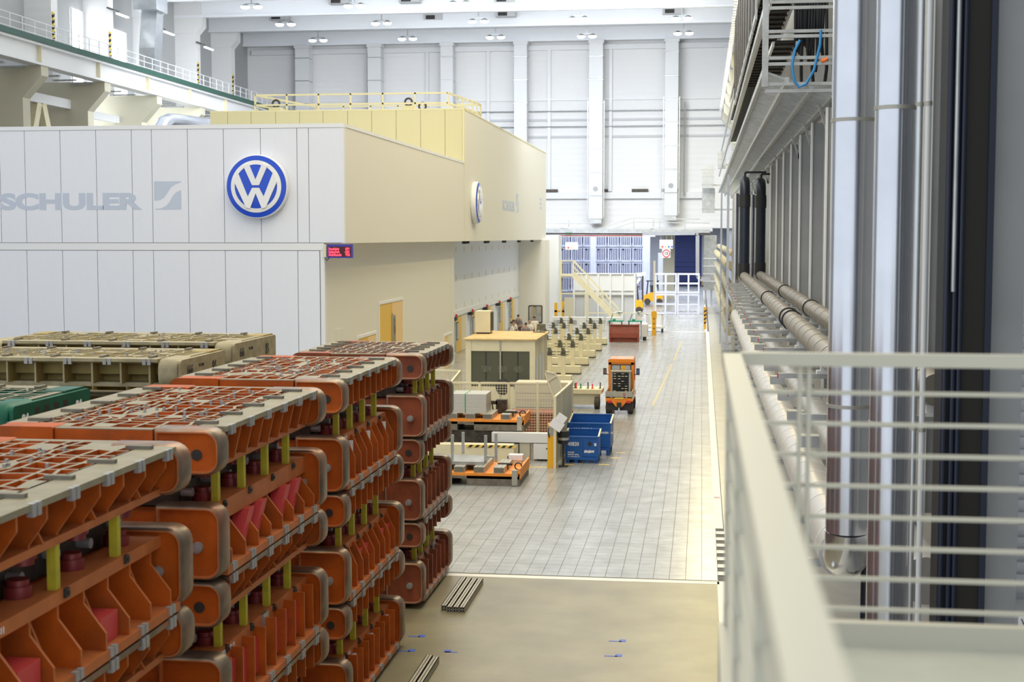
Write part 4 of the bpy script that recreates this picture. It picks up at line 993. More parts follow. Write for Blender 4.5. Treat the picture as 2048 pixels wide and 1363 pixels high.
o = MB().box(-.2, -.02, 0, .2, 0, .3).build('page', 'sign_white', t); o.rotation_euler = (0, .6, 0)
o = MB().box(-.15, -.03, .28, .15, -.01, .52).build('page', 'sign_white', t); o.rotation_euler = (0, .6, 0)
t = thing('canopy_panel', 'leaning cream perforated guard panel on top of the mesh fence', 'panel', (-4.95, 47.14, 1.6))
pl = [(-.22, 1.02), (.12, .96), (.24, .8), (.46, .1), (.42, 0), (.1, .08), (-.12, .7)]
MB().prism(pl, 'y', 0, .05).build('panel', 'cream_wall', t)
for a, b in zip(pl, pl[1:]+pl[:1]): MB().bar((a[0], 0, a[1]), (b[0], 0, b[1]), .05).build('rim', 'cream', t)
MB().bar((-.1, -.01, .7), (.2, -.01, .9), .04).build('brace', 'cream', t)
t = thing('control_box', 'cream control cabinet on a blue post before the mesh fence', 'control box', (-7.35, 46.75, 0))
MB().box(-.38, -.2, 1.05, .2, .1, 1.95).build('cabinet', 'cream', t); MB().box(-.1, -.06, .4, 0, .02, 1.05).build('post', 'black_blue', t); MB().box(-.3, -.2, 0, .2, .15, .4).build('base', 'cream_wall', t)
MB().tube([(.2, -.1, 1.7), (.45, -.1, 1.65), (.5, -.1, 1.35), (.35, -.1, 1.2), (.4, -.1, .9), (.36, -.1, .6)], .025, 7).build('cable', 'dark', t); MB().box(.3, -.15, 1.55, .65, -.05, 1.66).build('pendant', 'dark', t); MB().box(.34, -.17, 1.66, .40, -.1, 1.72).build('button', 'tip_orange', t)
t = thing('scrap_container', 'rust-red metal container standing behind the mesh fence', 'container', (-5.5, 48.4, 0))
MB().prism([(-.95, .15), (.95, .15), (1.05, 1.0), (-1.05, 1.0)], 'y', 0, 1.0).build('tub', 'red_dark', t); MB().box(-1.08, -.03, 1.0, 1.08, 1.03, 1.07).build('rim', 'red_dark', t)
for x in (-.8, .6): MB().box(x, .1, 0, x+.2, .9, .15).build('foot', 'red_dark', t)
t = thing('machine_plinth', 'long grey-cream machine with drawers behind the mesh fence', 'machine', (-6.6, 50.2, 0))
MB().box(0, 0, 0, 2.0, 1.2, 1.9).build('casing', 'cream_wall', t)
for k in range(6): MB().box(.05, -.01, .25+k*.26, 1.95, .0, .27+k*.26).build('seam_line', 'seam', t)
# loading station: conveyor bases in front of the fence
t = thing('loading_station', 'low cream roller loading station with black-yellow edge at the fence foot', 'machine', (-9.0, 43.6, 0))
MB().prism([(0, .02), (0, .55), (.4, .62), (3.2, .62), (3.2, .02)], 'y', 0, .5).build('base', 'cream', t)
MB().box(1.9, -.02, .02, 3.25, .5, .55).build('end_box', 'cream', t)
MB().box(1.75, -.03, .55, 3.3, .0, .63).build('hazard_strip', 'yellow_paint', t)
for k in range(7): MB().prism([(1.8+k*.21, .55), (1.9+k*.21, .55), (1.98+k*.21, .63), (1.88+k*.21, .63)], 'y', -.036, -.028).build('hazard_stripe', 'hazard_black', t)
for x in (2.0, 3.05): MB().box(x, -.03, .2, x+.1, .0, .3).build('slot', 'dark', t)
t = thing('white_pedestal', 'white boxy machine pedestal with beam next to the yellow bollard', 'machine', (-6.0, 44.6, 0))
MB().box(-.6, 0, .58, 1.2, .3, .88).build('beam', 'steel_white', t); MB().box(.3, .05, 0, .62, .35, .6).build('column', 'cream_wall', t)
MB().box(.75, -.02, .06, 1.5, .5, .55).build('cabinet', 'steel_white', t); MB().box(-.45, .02, .06, .25, .5, .52).build('cabinet', 'cream_wall', t)
MB().box(1.15, -.03, .38, 1.4, -.015, .42).build('print', 'print_black', t)
for x in (-.4, .85): MB().box(x, .05, 0, x+.5, .4, .06).build('foot', 'dark', t)
# pallets with tubes
def tube_pallet(label, loc, L, dpt, lift=0.):
    t = thing('steel_pallet', label, 'pallet', loc, 0, 'orange pallets with steel bars')
    MB().box(-L, 0, 0, -L*.6, dpt, .28).box(-L*.45, 0, 0, 0, dpt, .28).box(-L, 0, .2, 0, dpt, .28).build('skid', 'wood_grey', t)
    MB().box(-L, 0, .28, 0, dpt, .36).build('deck', 'pallet_orange', t)
    for x in (-L, -.04): MB().box(x, 0, .2, x+.06, dpt, .5 if x > -1 else .4).build('edge_beam', 'pallet_orange', t)
    MB().box(-.22, -.02, .02, -.06, .12, .46).build('corner_post', 'grey_metal', t)
    MB().tube([(-.1+.1*cos(q*pi/6), .5, .5+.1*sin(q*pi/6)) for q in range(13)], .02, 6).build('ring', 'dark', t)
    b = MB()
    for j in range(3): b.box(j*.105, 0, 0, j*.105+.098, dpt-.3, .17)
    b.box(.01, -.004, .02, .29, 0, .15, 1)
    bm_ = b.mesh('bar_bundle', ['tube_grey', 'pad_dark'])
    for k in range(5):
        if k == 0:
            o = place(bm_, 'bar_bundle', t, (-.75, .02, .36)); o.scale.y = .32
            o = place(bm_, 'bar_bundle', t, (-.72, .75, .36)); o.scale.y = .45; MB().box(-.72, .62, .5, -.3, .72, .56).build('strap', 'dark', t)
        else: place(bm_, 'bar_bundle', t, (-.75-k*.58, .05, .36))
    return t
tube_pallet('orange pallet with grey bar bundles on the floor, the nearer one', (-5.1, 39.9, 0), 3.4, 2.2)
t2 = tube_pallet('orange pallet with grey bar bundles raised on the loading station', (-5.6, 44.9, .9), 3.6, 1.55)
tag(box('pallet_table', 'dark_steel', -8.9, 44.98, 0, -5.8, 46.3, .9), 'dark lift table under the raised orange pallet', 'lift table')
t = thing('upright_bars', 'four thin grey upright posts standing on the nearer orange pallet', 'posts', (-6.3, 40.2, .52))
for (x, y, h) in ((-.85, .3, .85), (-.75, 1.6, .75), (.1, .5, .82), (.38, .7, .86)): MB().box(x-.04, y-.04, .102 if x < 0 else .01, x+.04, y+.04, h).build('post', 'duct_silver', t)
MB().box(.1, .55, .15, .38, .62, .2).build('tie', 'duct_silver', t)
tag(MB().box(-8.4, 40.3, .531, -6.2, 41.6, .62).build('sheet_blank', 'galv'), 'thin grey metal blanks lying on the nearer orange pallet', 'metal sheets')
t = thing('sheet_stack', 'stack of grey sheet metal with green straps on the raised pallet', 'metal sheets', (-8.6, 45.1, 1.43))
MB().box(0, 0, 0, 1.75, 1.1, .62).build('sheets', 'sheet_stack', t)
for x in (.55, 1.05): MB().box(x, -.006, 0, x+.03, 1.106, .626).build('strap', 'strap_green', t)
tag(box('black_block', 'dark_steel', -6.75, 46.6, .0, -6.4, 46.9, 1.7), 'dark block beside the grey sheet stack', 'block')
t = thing('white_box', 'small white box on the far end of the nearer pallet', 'box', (-5.45, 41.6, .36)); MB().box(-.2, 0, .12, .22, .3, .28).build('lid', 'sign_white', t); MB().box(-.17, .02, 0, .19, .28, .12).build('body', 'cream', t)
# bollard
t = thing('yellow_bollard', 'tall square yellow bollard with grey control panel in the aisle', 'bollard', (-4.52, 43.3, 0))
MB().box(-.14, -.06, 0, .14, .1, 1.0).build('post', 'fork_yellow', t); MB().box(-.14, -.06, 1.0, .14, .1, 1.30).build('panel', 'grey_metal', t)
MB().box(-.14, -.06, 1.30, .14, .1, 1.38).build('cap', 'fork_yellow', t); MB().tube([(-.09, -.08, 1.25), (-.11, -.09, 1.1), (-.08, -.09, .95)], .02, 6).build('key_cord', 'dark', t); MB().box(-.11, -.08, 1.1, -.06, -.06, 1.25).build('reader', 'sign_white', t)
t = thing('waste_bucket', 'black round bucket with silver band beside the yellow bollard', 'bucket', (-4.2, 43.6, 0))
MB().tube([(0, 0, .72), (0, 0, 1.12)], [.16, .19], 18).build('bucket', 'black_plastic', t, None, 50); MB().tube([(0, 0, .84), (0, 0, .92)], .182, 18).build('band', 'galv', t, None, 50)
MB().bar((0, .0, 0), (0, 0, .72), .06).build('stand', 'dark', t); MB().box(-.15, -.12, 0, .15, .12, .03).build('foot', 'dark', t)
# blue bins
def bin_(label, x0, y0, W, Dp, z0, h, texts):
    t = thing('blue_bin', label, 'container', (x0, y0, 0), 0, 'blue steel waste bins')
    MB().box(0, 0, z0, W, .04, h-.12).build('front_wall', 'bin_blue', t); MB().box(0, Dp-.04, z0, W, Dp, h).build('back_wall', 'bin_blue', t)
    for x in (0, W-.04): MB().prism([(0, z0), (Dp, z0), (Dp, h), (0, h-.12)], 'x', x, x+.04).build('side_wall', 'bin_blue', t)
    MB().box(0, 0, z0, W, Dp, z0+.04).build('floor_plate', 'bin_blue', t)
    MB().box(-.02, -.02, h-.15, W+.02, .05, h-.10).box(-.02, Dp-.05, h-.02, W+.02, Dp+.02, h+.02).build('rim', 'bin_blue', t)
    for x in (-.015, W-.03): MB().prism([(0, h-.14), (Dp, h-.02), (Dp, h+.025), (0, h-.095)], 'x', x, x+.05).build('side_rim', 'cream', t)
    for x in (0, W/2-.03, W-.06): MB().box(x, -.035, z0-.02, x+.06, 0, h-.15).build('stiffener', 'bin_blue', t)
    MB().box(0, -.04, z0-.05, W, .02, z0+.03).build('sill', 'bin_blue', t)
    for (x, y) in ((.04, 0), (.3, 0), (W-.4, 0), (W-.14, 0), (.04, Dp-.12), (W-.14, Dp-.12)): MB().box(x, y, 0, x+.1, y+.1, z0).build('foot', 'bin_blue', t)
    for (s, sz, x, z) in texts: text('lettering', s, sz, 'print_white', (x, -.006, z), FRONT, t, .9, .003, .003)
    return t
t = bin_('smaller scratched blue steel bin marked 40820 in front', -4.22, 44.35, 1.06, 1.0, .16, .95, (('40820', .16, .08, .55), ('BEHÄLTER', .05, .08, .32), ('GEWICHT  500 kg', .05, .08, .25), ('VOLKSWAGEN AG', .05, .08, .18)))
MB().disc((.78, -.01, .62), 'y', .06, .02, 12).build('black_label', 'dark', t); MB().box(.92, -.012, .55, .99, -.004, .64).build('sticker', 'sign_white', t)
random.seed(3)
for k in range(7): x = .60+k*.045; MB().prism([(x, .33+random.uniform(-.02, .02)), (x+.05, .34), (x+.045, .42+random.uniform(-.02, .03)), (x+.01, .40)], 'y', -.008, -.002).build('scratch', 'sign_white', t)
bin_('larger blue steel bin marked 111 925/2 behind the smaller one', -4.27, 46.0, 1.38, 1.5, .22, 1.16, (('111 925/2', .17, .16, .78), ('VOLKSWAGEN AG', .09, .78, .72)))
t = tag(MB().tube([(-4.1, 48.8, 0), (-4.1, 48.8, .95)], .05, 10).build('red_post', 'red_dark'), 'short dark red post at the far end of the aisle fence', 'post')

# tow tractor
t = thing('tow_tractor', 'orange electric tow tractor seen from behind with loaded bed', 'vehicle', (-3.24, 56.9, 0))
wheel = MB().tube([(-.11, 0, 0), (-.1, 0, 0), (.1, 0, 0), (.11, 0, 0)], [.2, .25, .25, .2], 20).disc((0, 0, 0), 'x', .1, .24, 14).mesh('wheel', 'rubber', 40)
for (x, y) in ((-.44, .35), (.44, .35), (-.44, 2.3), (.44, 2.3)): place(wheel, 'wheel', t, (x, y, .25))
MB().box(-.54, 0, .52, .54, 2.9, .70).build('chassis', 'tug_orange', t)
MB().prism([(-.30, .52), (.30, .52), (.12, .30), (-.12, .30)], 'y', -.03, .1).build('hitch_plate', 'tug_orange', t)
MB().box(-.09, -.12, .28, .09, .02, .48).build('hitch', 'dark', t); MB().bar((0, -.05, .1), (0, -.05, .3), .06).build('hitch_pin', 'lavender', t)
MB().box(-.55, -.02, .70, .53, .03, .92).build('tailgate', 'grey_metal', t)
for x in (-.55, .50): MB().box(x, 0, .70, x+.04, 1.3, .92).build('bed_side', 'grey_metal', t)
MB().box(-.55, 0, .66, .53, 1.3, .71).build('bed_floor', 'grey_metal', t)
for x in (-.3, .3): MB().box(x-.03, -.04, .66, x+.03, -.01, .86).build('latch', 'galv', t)
MB().tube([(.2+.05*cos(q*pi/6), -.03, .80+.05*sin(q*pi/6)) for q in range(13)], .01, 6).build('speed_mark', 'ring_red', t)
MB().box(-.18, -.03, .62, .18, -.005, .68).build('number_plate', 'yellow_paint', t)
for s in (-1, 1): MB().box(s*.38-.09, -.03, .46, s*.38+.09, .02, .55).build('tail_light', 'chain_red', t)
MB().box(-.5, .08, .15, .5, .14, .52).build('axle_guard', 'dark', t)
# cab shell with rear window
cb = MB().prism(rrect(-.52, .70, .52, 2.12, (.02, .02, .1, .1)), 'y', 1.34, 1.40)
me_ = MB()
for (x0, z0, x1, z1) in ((-.52, .7, -.40, 2.08), (.40, .7, .52, 2.08), (-.52, 1.88, .52, 2.08), (-.40, .7, .40, 1.1)): me_.box(x0, 1.32, z0, x1, 1.40, z1)
me_.build('cab_rear', 'tug_orange', t)
MB().prism(rrect(-.53, 1.98, .53, 2.12, (.03, .03, .1, .1)), 'y', 1.28, 2.7).build('cab_roof', 'tug_orange', t, None, 40)
for x in (-.52, .46): MB().box(x, 1.4, .7, x+.06, 2.7, 1.15).box(x, 1.40, 1.1, x+.06, 1.5, 2.0).box(x, 2.6, 1.1, x+.06, 2.7, 2.0).build('cab_side', 'tug_orange', t)
MB().prism(rrect(-.42, 1.2, .42, 1.90, (.05,)*4), 'y', 1.31, 1.325).build('window_seal', 'black_plastic', t)
MB().prism(rrect(-.38, 1.24, .38, 1.86, (.04,)*4), 'y', 1.30, 1.312).build('rear_window', 'galv', t)
MB().box(.0, 1.295, 1.25, .18, 1.302, 1.85).build('seat', 'fork_yellow', t); MB().box(-.05, 1.294, 1.24, -.02, 1.303, 1.86).build('window_bar', 'black_plastic', t)
MB().box(-.48, 2.7, .7, .48, 2.95, 1.15).build('nose', 'tug_orange', t)
for s in (-1, 1):
    mr = MB().box(s*.68-.07, 1.5, 1.45, s*.68+.07, 1.55, 1.72).build('mirror', 'black_plastic', t); MB().box(s*.68-.05, 1.49, 1.5, s*.68+.05, 1.5, 1.68).build('mirror_glass', 'mirror', mr)
    MB().bar((s*.52, 1.5, 1.45), (s*.66, 1.52, 1.5), .03).build('mirror_arm', 'black_plastic', mr)
t = thing('drawer_rack', 'grey metal rack of black label boxes on the tractor bed', 'rack', (-3.22, 57.6, .71))
MB().box(-.40, 0, 0, -.33, .5, .92).box(.33, 0, 0, .40, .5, .92).box(-.42, -.02, .92, .42, .52, .97).box(-.33, .46, 0, .33, .5, .92).build('frame', 'grey_metal', t)
random.seed(9)
for k in range(9):
    b = MB().box(-.33, .02, .01+k*.1, .33, .44, .1+k*.1-.008).build('tray', 'black_plastic', t)
    for x in (-.24, -.06, .08, .22):
        if random.random() < .5: MB().box(x-.05, .012, .045+k*.1, x+.05, .02, .07+k*.1).build('label', 'cream', b)

# clamping rails with twin heads
headm = MB().box(-.2, -.14, 0, .2, .14, .26).box(-.14, -.18, .26, .18, .1, .48).box(-.18, -.1, .48, .1, .12, .62).disc((.0, -.19, .12), 'y', .07, .08, 8).mesh('gripper_head', 'head_green')
armm = MB().bar((-.38, 0, .3), (.38, 0, .3), .04).bar((-.34, 0, .12), (.34, 0, .12), .04).mesh('cross_arm', 'dark_steel')
stm = MB().box(-.1, -.1, 0, .1, .1, .95).mesh('stand', 'cream')
order = ['nearest', 'second', 'third', 'fourth', 'fifth', 'farthest']
for k in range(6):
    Yr = 68.5+k*5.12
    t = thing('rail_beam', f'low cream floor beam carrying gripper stands, {order[k]} of the row beside the booth', 'floor beam', (-6.2, Yr, 0), 0, 'cream floor beams')
    MB().box(-4.4, -.3, .06, 0, .3, .42).build('beam', 'cream', t); MB().box(-4.4, -.36, 0, .02, .36, .06).build('base_plate', 'dark_steel', t)
    for j, x in enumerate((-.42, -1.08, -2.36, -3.02)):
        g = thing('gripper_stand', f'dark gripper head on a cream stand, {["outermost", "second", "third", "fourth"][j]} on the {order[k]} floor beam', 'gripper', (-6.2+x, Yr, .42), 0, 'gripper stands on the floor beams')
        place(stm, 'stand', g); o_ = place(headm, 'gripper_head', g, (0, 0, .95)); o_.scale = (.58, .58, .62); o_ = place(armm, 'cross_arm', g, (0, .0, .9)); o_.scale = (.8, 1, .8)
# trolley with small clamps
t = thing('work_trolley', 'long cream trolley table with small coloured clamps left of the tractor', 'trolley', (-5.8, 58.6, 0))
MB().box(-.3, 0, .62, 1.75, 1.3, .8).build('table_top', 'cream', t); MB().box(-.2, .1, .15, 1.6, 1.2, .62).build('body', 'cream_wall', t)
for x in (.0, 1.55): w_ = place(wheel, 'wheel', t, (x, .1, .25)); w_.rotation_euler.z = 0
for k, (x, mm) in enumerate(((.05, 'ring_red'), (.25, 'yellow_paint'), (.55, 'head_green'), (.62, 'ring_red'), (.8, 'strap_green'), (1.1, 'head_green'), (1.3, 'ring_red'), (1.62, 'head_green'))):
    MB().box(x, .4+.1*(k % 3), .8, x+.05, .46+.1*(k % 3), 1.0+.05*(k % 2)).box(x-.03, .38, .8, x+.08, .5, .83).build('clamp', mm, t)

# far machinery: white press box, stairs, scrap bin
t = thing('white_machine', 'long white ribbed machine housing behind the stairs', 'machine', (-10.9, 121, 0))
MB().prism([(0, 2.2), (5.4, 2.2), (5.35, 4.0), (.1, 4.0)], 'y', 0, 2).build('hood', 'steel_white', t); MB().box(.05, .1, 0, 5.3, 1.9, 2.2).build('base', 'hall_grey', t)
for k in range(6): MB().box(.05+k*1.03, -.08, 0, .2+k*1.03, .0, 4.05).build('rib', 'steel_white', t)
for z in (2.15, 2.5, 3.9): MB().box(0, -.05, z, 5.4, .02, z+.08).build('band', 'galv', t)
t = thing('access_stairs', 'cream steel stairs with handrails descending from the cabin platform', 'stairs', (0, 117.5, 0))
q = [ony(x, y, 117.5) for x, y in ((1146, 548), (1236, 642), (1118, 545))]
for yo in (0, .9):
    MB().bar((q[0].x, yo, q[0].z), (q[1].x, yo, .15), .08, .42).build('stringer', 'cream', t)
    MB().bar((q[0].x, yo, q[0].z+1.1), (q[1].x, yo, 1.2), .07).build('handrail', 'cream', t); MB().bar((q[0].x, yo, q[0].z+.6), (q[1].x, yo, .7), .05).build('handrail', 'cream', t)
    for f in (0, .33, .66, 1): x = q[0].x+(q[1].x-q[0].x)*f; z = q[0].z+(.15-q[0].z)*f; MB().bar((x, yo, z), (x, yo, z+1.1), .06).build('baluster', 'cream', t)
    MB().bar((q[2].x, yo, q[0].z+1.1), (q[0].x, yo, q[0].z+1.1), .07).build('handrail', 'cream', t)
    MB().bar((q[2].x+.1, yo, 0), (q[2].x+.1, yo, q[0].z+1.1), .12).build('post', 'cream', t)
for k in range(14):
    f = (k+.5)/14; x = q[0].x+(q[1].x-q[0].x)*f; z = q[0].z+(.1-q[0].z)*f; MB().box(x-.14, 0, z-.02, x+.14, .9, z+.02).build('step', 'galv', t)
MB().box(q[2].x, -.05, q[0].z-.2, q[0].x+.1, .95, q[0].z).build('landing', 'cream', t)
t = thing('portal_frame', 'thin pale guard frame with gate below the stairs', 'frame', (-10.9, 111, 0))
for x in (0, 1.9, 2.1): MB().bar((x, 0, 0), (x, 0, 2.7), .12).build('post', 'cream', t)
MB().bar((0, 0, 2.7), (2.1, 0, 2.7), .1).bar((2.1, 0, 1.2), (7.4, 0, 1.15), .09).build('rail', 'cream', t); MB().box(.25, -.06, .9, 1.0, 0, 2.4).build('panel', 'cream_wall', t)
for x in (4.5, 7.4): MB().bar((x, 0, 0), (x, 0, 1.2), .1).build('post', 'cream', t)
t = thing('scrap_bin', 'rust-red tipping bin with sloped front in the aisle', 'container', (-5.18, 96.4, 0))
MB().prism([(0, .3), (0, .62), (.12, 1.12), (1.2, 1.12), (1.2, .3)], 'x', -.93, .93).build('tub', 'red_dark', t)
for s in (-1, 1): MB().prism([(-.05, .0), (-.05, .6), (.1, 1.2), (1.25, 1.2), (1.25, 0)], 'x', s*.95-.05, s*.95+.05).build('side_plate', 'red_dark', t)
MB().box(-.9, .2, 0, .9, 1.1, .3).build('base', 'red_dark', t); MB().box(-1.0, .02, 1.12, 1.0, .14, 1.2).build('rim', 'red_dark', t)
for k, (x, lab) in enumerate(((-5.95, 'left'), (-4.6, 'right'))):
    t = thing('tool_table', f'small green-topped tool table behind the red bin, {lab} one', 'table', (x, 99.5, 0), 0, 'green tool tables')
    MB().box(-.5, 0, 1.2, .5, .7, 1.28).build('top', 'table_green', t)
    for a in (-.45, .4):
        for b in (.05, .6): MB().box(a, b, 0, a+.05, b+.05, 1.2).build('leg', 'dark', t)
    MB().tube([(-.35, .3, 1.28), (-.2, .3, 1.75), (.1, .3, 1.85), (.3, .3, 1.7)], .04, 6).ball((.32, .3, 1.85), .12, 8, sq=(1.4, .6, .6)).build('clamp_arm', 'galv', t); MB().ball((-.1, .2, 1.34), .12, 10, sq=(1, 1, .6)).build('knob', 'table_green', t)
t = thing('white_crawler', 'white and grey wheeled unit right behind the red bin', 'machine', (-3.95, 98.3, 0))
MB().box(-.15, 0, .25, .25, 1.5, 1.1).build('body', 'steel_white', t)
for y in (.1, .6, 1.1): place(wheel, 'wheel', t, (.05, y+.15, .25))
t = thing('yellow_bollard', 'slim yellow bollard with three dark dots far down the aisle', 'bollard', (-3.39, 103.5, 0))
MB().prism([(-.17, 0), (.17, 0), (.15, .2), (.15, 1.1), (.19, 1.35), (.19, 1.75), (-.19, 1.75), (-.19, 1.35), (-.15, 1.1), (-.15, .2)], 'y', -.1, .1).build('post', 'fork_yellow', t)
for z in (.5, .85, 1.2): MB().disc((0, -.105, z), 'y', .05, .02, 10).build('reflector', 'dark', t)
MB().bar((0, 0, 1.75), (0, 0, 5.4), .14).build('pole', 'sign_white', t)
t = thing('white_cart', 'white transport cart with side frames behind the slim bollard', 'cart', (-3.5, 106.5, 0))
MB().box(-.7, 0, .3, .75, 1.9, .45).build('deck', 'steel_white', t)
for x in (-.6, .55): MB().box(x, .2, .45, x+.1, 1.7, 1.35).build('side_frame', 'steel_white', t)
MB().box(-.6, .2, 1.3, .65, .3, 1.4).box(-.6, 1.6, .5, .65, 1.66, 1.3).build('cross_frame', 'steel_white', t)
for (x, y) in ((-.55, .2), (.6, .2), (-.55, 1.7), (.6, 1.7)): o = place(wheel, 'wheel', t, (x, y, .17)); o.scale = (.5, .66, .66)
t = thing('hazard_post', 'short yellow and black marked post at the right aisle line', 'post', onz(1410, 658, 0))
MB().box(-.1, 0, 0, .1, .2, 1.7).build('post', 'fork_yellow', t)
for k in range(4): MB().prism([(-.1, .4+k*.3), (.1, .5+k*.3), (.1, .62+k*.3), (-.1, .52+k*.3)], 'y', -.012, 0).build('stripe', 'hazard_black', t)
# empty stillages by the right line
def stillage_frame(label, x0, Y, z0, wd, h):
    t = thing('open_stillage', label, 'stillage', (x0, Y, z0), 0, 'empty open stillages')
    for x in (0, wd*.5, wd):
        for y in (0, 1.6): MB().bar((x, y, 0), (x, y, h), .14).build('post', 'lavender', t)
    for z in (.12, h*.5, h-.05):
        for y in (0, 1.6): MB().bar((0, y, z), (wd, y, z), .12).build('rail', 'lavender', t)
        for x in (0, wd): MB().bar((x, 0, z), (x, 1.6, z), .12).build('rail', 'lavender', t)
    for k in range(4): MB().box(wd*.1+k*wd*.22, -.03, .3, wd*.1+k*wd*.22+.3, .03, .36).build('cradle', 'galv', t)
q0 = onz(1310, 628, 0).x; q1 = onz(1397, 628, 0).x; wd = (q1-q0)/2-.1
for k in range(2):
    for j in range(2): stillage_frame(f'empty pale steel stillage frame at the far right of the aisle, {["lower", "upper"][j]} {["left", "right"][k]}', q0+k*(wd+.2), 132, j*1.90, wd, 1.85)
# forklifts
def forklift(label, p, s=1.):
    t = thing('forklift', label, 'forklift', p, 0, 'yellow forklifts')
    MB().prism([(-1.0, .35), (.9, .35), (1.05, .8), (.9, 1.25), (-.2, 1.3), (-1.0, .95)], 'y', 0, 1.2).build('body', 'fork_yellow', t)
    for (x, y) in ((-.6, .0), (.65, .0), (-.6, 1.1), (.65, 1.1)): MB().disc((x, y, .33), 'y', .33, .24, 18).build('wheel', 'rubber', t)
    for (x, y) in ((-.7, .1), (.55, .1), (-.7, 1.05), (.55, 1.05)): MB().bar((x, y, 1.0), (x*.8, y, 2.5), .1).build('roof_post', 'black_plastic', t)
    MB().box(-.75, 0, 2.45, .6, 1.2, 2.55).build('roof', 'black_plastic', t); MB().box(-.3, .3, 1.3, .3, .9, 2.0).build('seat', 'dark', t)
    for y in (.3, .8): MB().box(-1.2, y, .1, -1.05, y+.12, 3.4).build('mast', 'dark_steel', t)
    for y in (.25, .85): MB().box(-2.3, y, .1, -1.1, y+.12, .16).build('fork', 'dark_steel', t)
forklift('yellow forklift with black cab beside the lavender rack, farther one', onz(1306, 609, 0)); forklift('yellow forklift partly hidden behind the white machine, nearer one', onz(1264, 627, 0))
t = thing('white_gantry', 'low white tubular gantry frame between the stairs and the rack', 'frame', (-12, 140, 0))
q = [ony(x, y, 140) for x, y in ((1215, 556), (1290, 552), (1226, 549))]
for yo in (0, 3): MB().bar((q[0].x+12, yo, q[0].z), (q[1].x+12, yo, q[1].z+.2), .3).build('beam', 'steel_white', t)
for x in (q[0].x, q[0].x+1.2, q[1].x-1.2): MB().bar((x+12, 0, 0), (x+12, 0, q[0].z), .25).build('leg', 'steel_white', t)
MB().bar((q[0].x+13.2, 0, q[0].z-2.6), (q[0].x+15.2, 0, q[0].z), .25).build('brace', 'steel_white', t)
# yellow robot frame left below stairs
t = thing('machine_guard', 'yellow machine guard frame left of the white machine', 'frame', (-11.6, 112.6, 0))
for x in (0, .6, 1.15): MB().box(x, 0, 0, x+.22, .2, 2.0 if x else 1.9).build('upright', 'fork_yellow', t)
MB().box(0, 0, 1.15, 1.35, .2, 1.3).build('crossbar', 'fork_yellow', t); MB().ball((.95, -.2, 1.5), .25, 10).build('cable_coil', 'galv', t)
for k in range(4):
    t = thing('pale_cabinet', f'pale switch cabinet in the bright row behind the grippers, {order[k]} from the left', 'cabinet', (-11.2+k*1.35, 107.5, 0), 0, 'pale cabinets behind the grippers')
    MB().box(0, 0, 0, 1.2, .6, 1.05).build('casing', 'steel_white', t); MB().box(.1, -.012, .45, .5, 0, .8).build('display', 'duct_silver', t); MB().box(.7, -.012, .3, 1.05, 0, .9).build('door', 'hall_white', t)

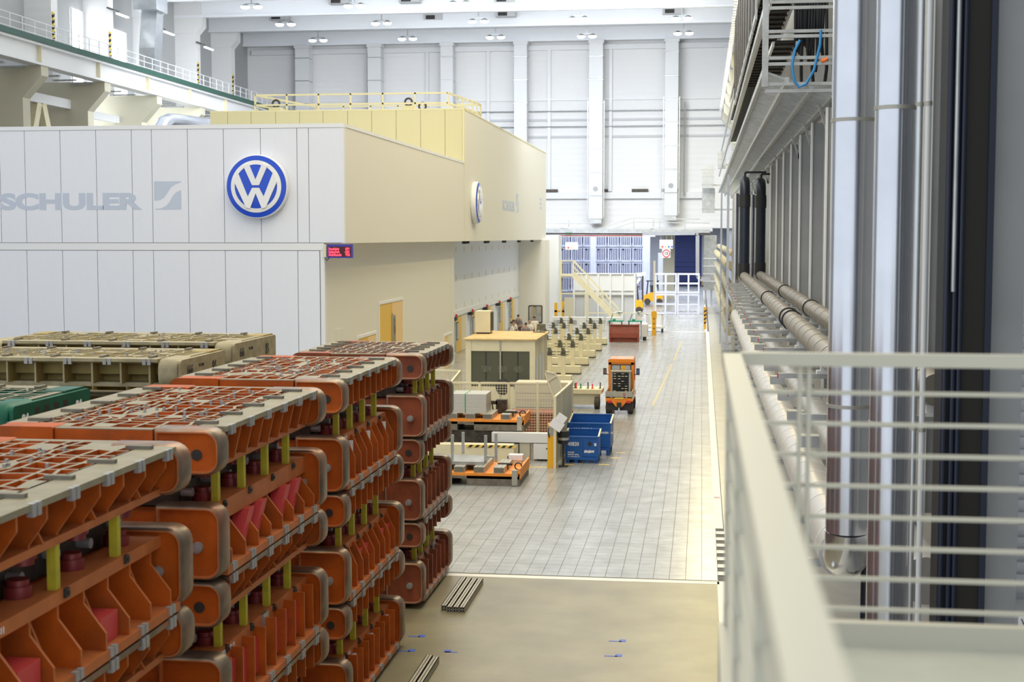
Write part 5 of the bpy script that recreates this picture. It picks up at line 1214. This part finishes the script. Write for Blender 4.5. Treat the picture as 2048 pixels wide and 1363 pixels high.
# ============================================================ PEOPLE
def skin_obj(name, verts, edges, rad, m, parent, sub=1):
    me = bpy.data.meshes.new(name); me.from_pydata(verts, edges, []); me.materials.append(M[m])
    o = place(me, name, parent)
    md = o.modifiers.new('skin', 'SKIN'); md.use_smooth_shade = True
    if not me.skin_vertices: 
        bm = bmesh.new(); bm.from_mesh(me); bm.verts.layers.skin.verify(); bm.to_mesh(me); bm.free()
    for i, r in enumerate(rad):
        rr = r if isinstance(r, tuple) else (r, r)
        me.skin_vertices[0].data[i].radius = rr; me.skin_vertices[0].data[i].use_root = (i == 0)
    sb = o.modifiers.new('sub', 'SUBSURF'); sb.levels = sb.render_levels = sub
    return o
def person(label, x, Y, rz, top, bottom, hair=True, lean=0., arm=0., hgt=1.0):
    t = thing('person', label, 'person', (x, Y, 0), rz, 'group of people under the cabin')
    t.scale = (hgt,)*3
    L = lean
    v = [(0, 0, .95), (0, L*.4, 1.15), (0, L*.8, 1.38), (0, L, 1.50), (0, L*1.1, 1.57), (0, L*1.15-.01, 1.66), (0, L*1.15, 1.76)]
    e = [(0, 1), (1, 2), (2, 3), (3, 4), (4, 5), (5, 6)]; r = [(.16, .11), (.15, .10), (.18, .11), .06, .06, (.075, .09), (.05, .06)]
    for s in (-1, 1):
        n = len(v)
        v += [(s*.1, 0, .88), (s*.11, -.02, .48), (s*.11, .02, .09), (s*.12, -.12, .04)]; e += [(0, n), (n, n+1), (n+1, n+2), (n+2, n+3)]; r += [.09, .065, .045, .04]
        n = len(v); a = arm if s > 0 else arm*.4
        v += [(s*.2, L*.85, 1.42), (s*.27, L*.6-.1*a, 1.14), (s*.24, L*.6-.12-.3*a, .92+.25*a), (s*.235, L*.6-.14-.38*a, .84+.3*a)]; e += [(2, n), (n, n+1), (n+1, n+2), (n+2, n+3)]; r += [.06, .048, .036, .03]
    skin_obj('body', v, e, r, 'skin', t)
    # shirt over torso and upper arms, trousers over legs
    sv = v[:4]; se = [(0, 1), (1, 2), (2, 3)]; sr = [(.175, .125), (.165, .115), (.195, .125), .07]
    for i in (11, 19):
        n = len(sv); sv = sv+[v[i], v[i+1]]; se += [(2, n), (n, n+1)]; sr += [.075, .062]
    skin_obj('shirt', sv, se, sr, top, t)
    tv = [v[0]]; te = []; tr = [(.165, .12)]
    for i in (7, 15):
        n = len(tv); tv += [v[i], v[i+1], v[i+2]]; te += [(0, n), (n, n+1), (n+1, n+2)]; tr += [.105, .082, .065]
    skin_obj('trousers', tv, te, tr, bottom, t)
    hd = (0, L*1.15, 1.69)
    if hair: MB().ball((0, hd[1]+.02, 1.73), .095, 12, sq=(.92, 1.05, .85)).build('hair', 'hair', t, None, 60)
    MB().ball((0, hd[1]-.10, 1.66), .022, 8, sq=(.7, 1, 1)).build('nose', 'skin', t, None, 60)
    for s in (-1, 1): MB().ball((s*.085, hd[1], 1.67), .028, 8, sq=(.4, .8, 1)).build('ear', 'skin', t, None, 60); MB().ball((s*.033, hd[1]-.085, 1.69), .012, 6).build('eye', 'print_black', t, None, 60)
    MB().box(-.025, hd[1]-.092, 1.615, .025, hd[1]-.075, 1.623).build('mouth', 'red_dark', t)
    if 'overall' in label or 'dungarees' in label:
        MB().box(-.13, -.145, .95, .13, -.12, 1.3).build('bib', bottom, t)
        for s in (-1, 1): MB().tube([(s*.1, -.14, 1.28), (s*.11, L*.7-.12, 1.42), (s*.1, L*.8, 1.53), (s*.09, L*.7+.13, 1.40), (s*.05, .14, 1.1)], .02, 6).build('strap', bottom, t)
    return t
def at(px, py, z): p = onz(px, py, z); return p.x, p.y
x, y = at(1037, 629, 1.78); person('tallest person in grey overall and short sleeves with back to the aisle', x, y, pi*.95, 'overall_grey', 'trousers', True, .05, .2)
x, y = at(1020, 643, 1.72); person('bending person in grey overall at the left of the group', x, y, 2.2, 'shirt_white', 'overall_grey', True, -.12, .8, .97)
x, y = at(1028, 640, 1.70); person('person in pale shirt and dungarees beside the tallest one', x, y, 2.6, 'shirt_white', 'overall_grey', True, .03, .3, .97)
x, y = at(1059, 640, 1.76); person('bald person in white shirt facing the group', x, y, -.3, 'shirt_white', 'trousers', False, .0, .5)
x, y = at(1052, 646, 1.72); person('dark haired person in grey overall seen from behind at right', x, y, pi, 'overall_grey', 'overall_grey', True, .03, .2, .98)
x, y = at(1069, 633, 1.80); person('person in white shirt standing at the window on the right of the group', x, y, .5, 'shirt_white', 'shirt_dark', True, .0, .6, 1.02)
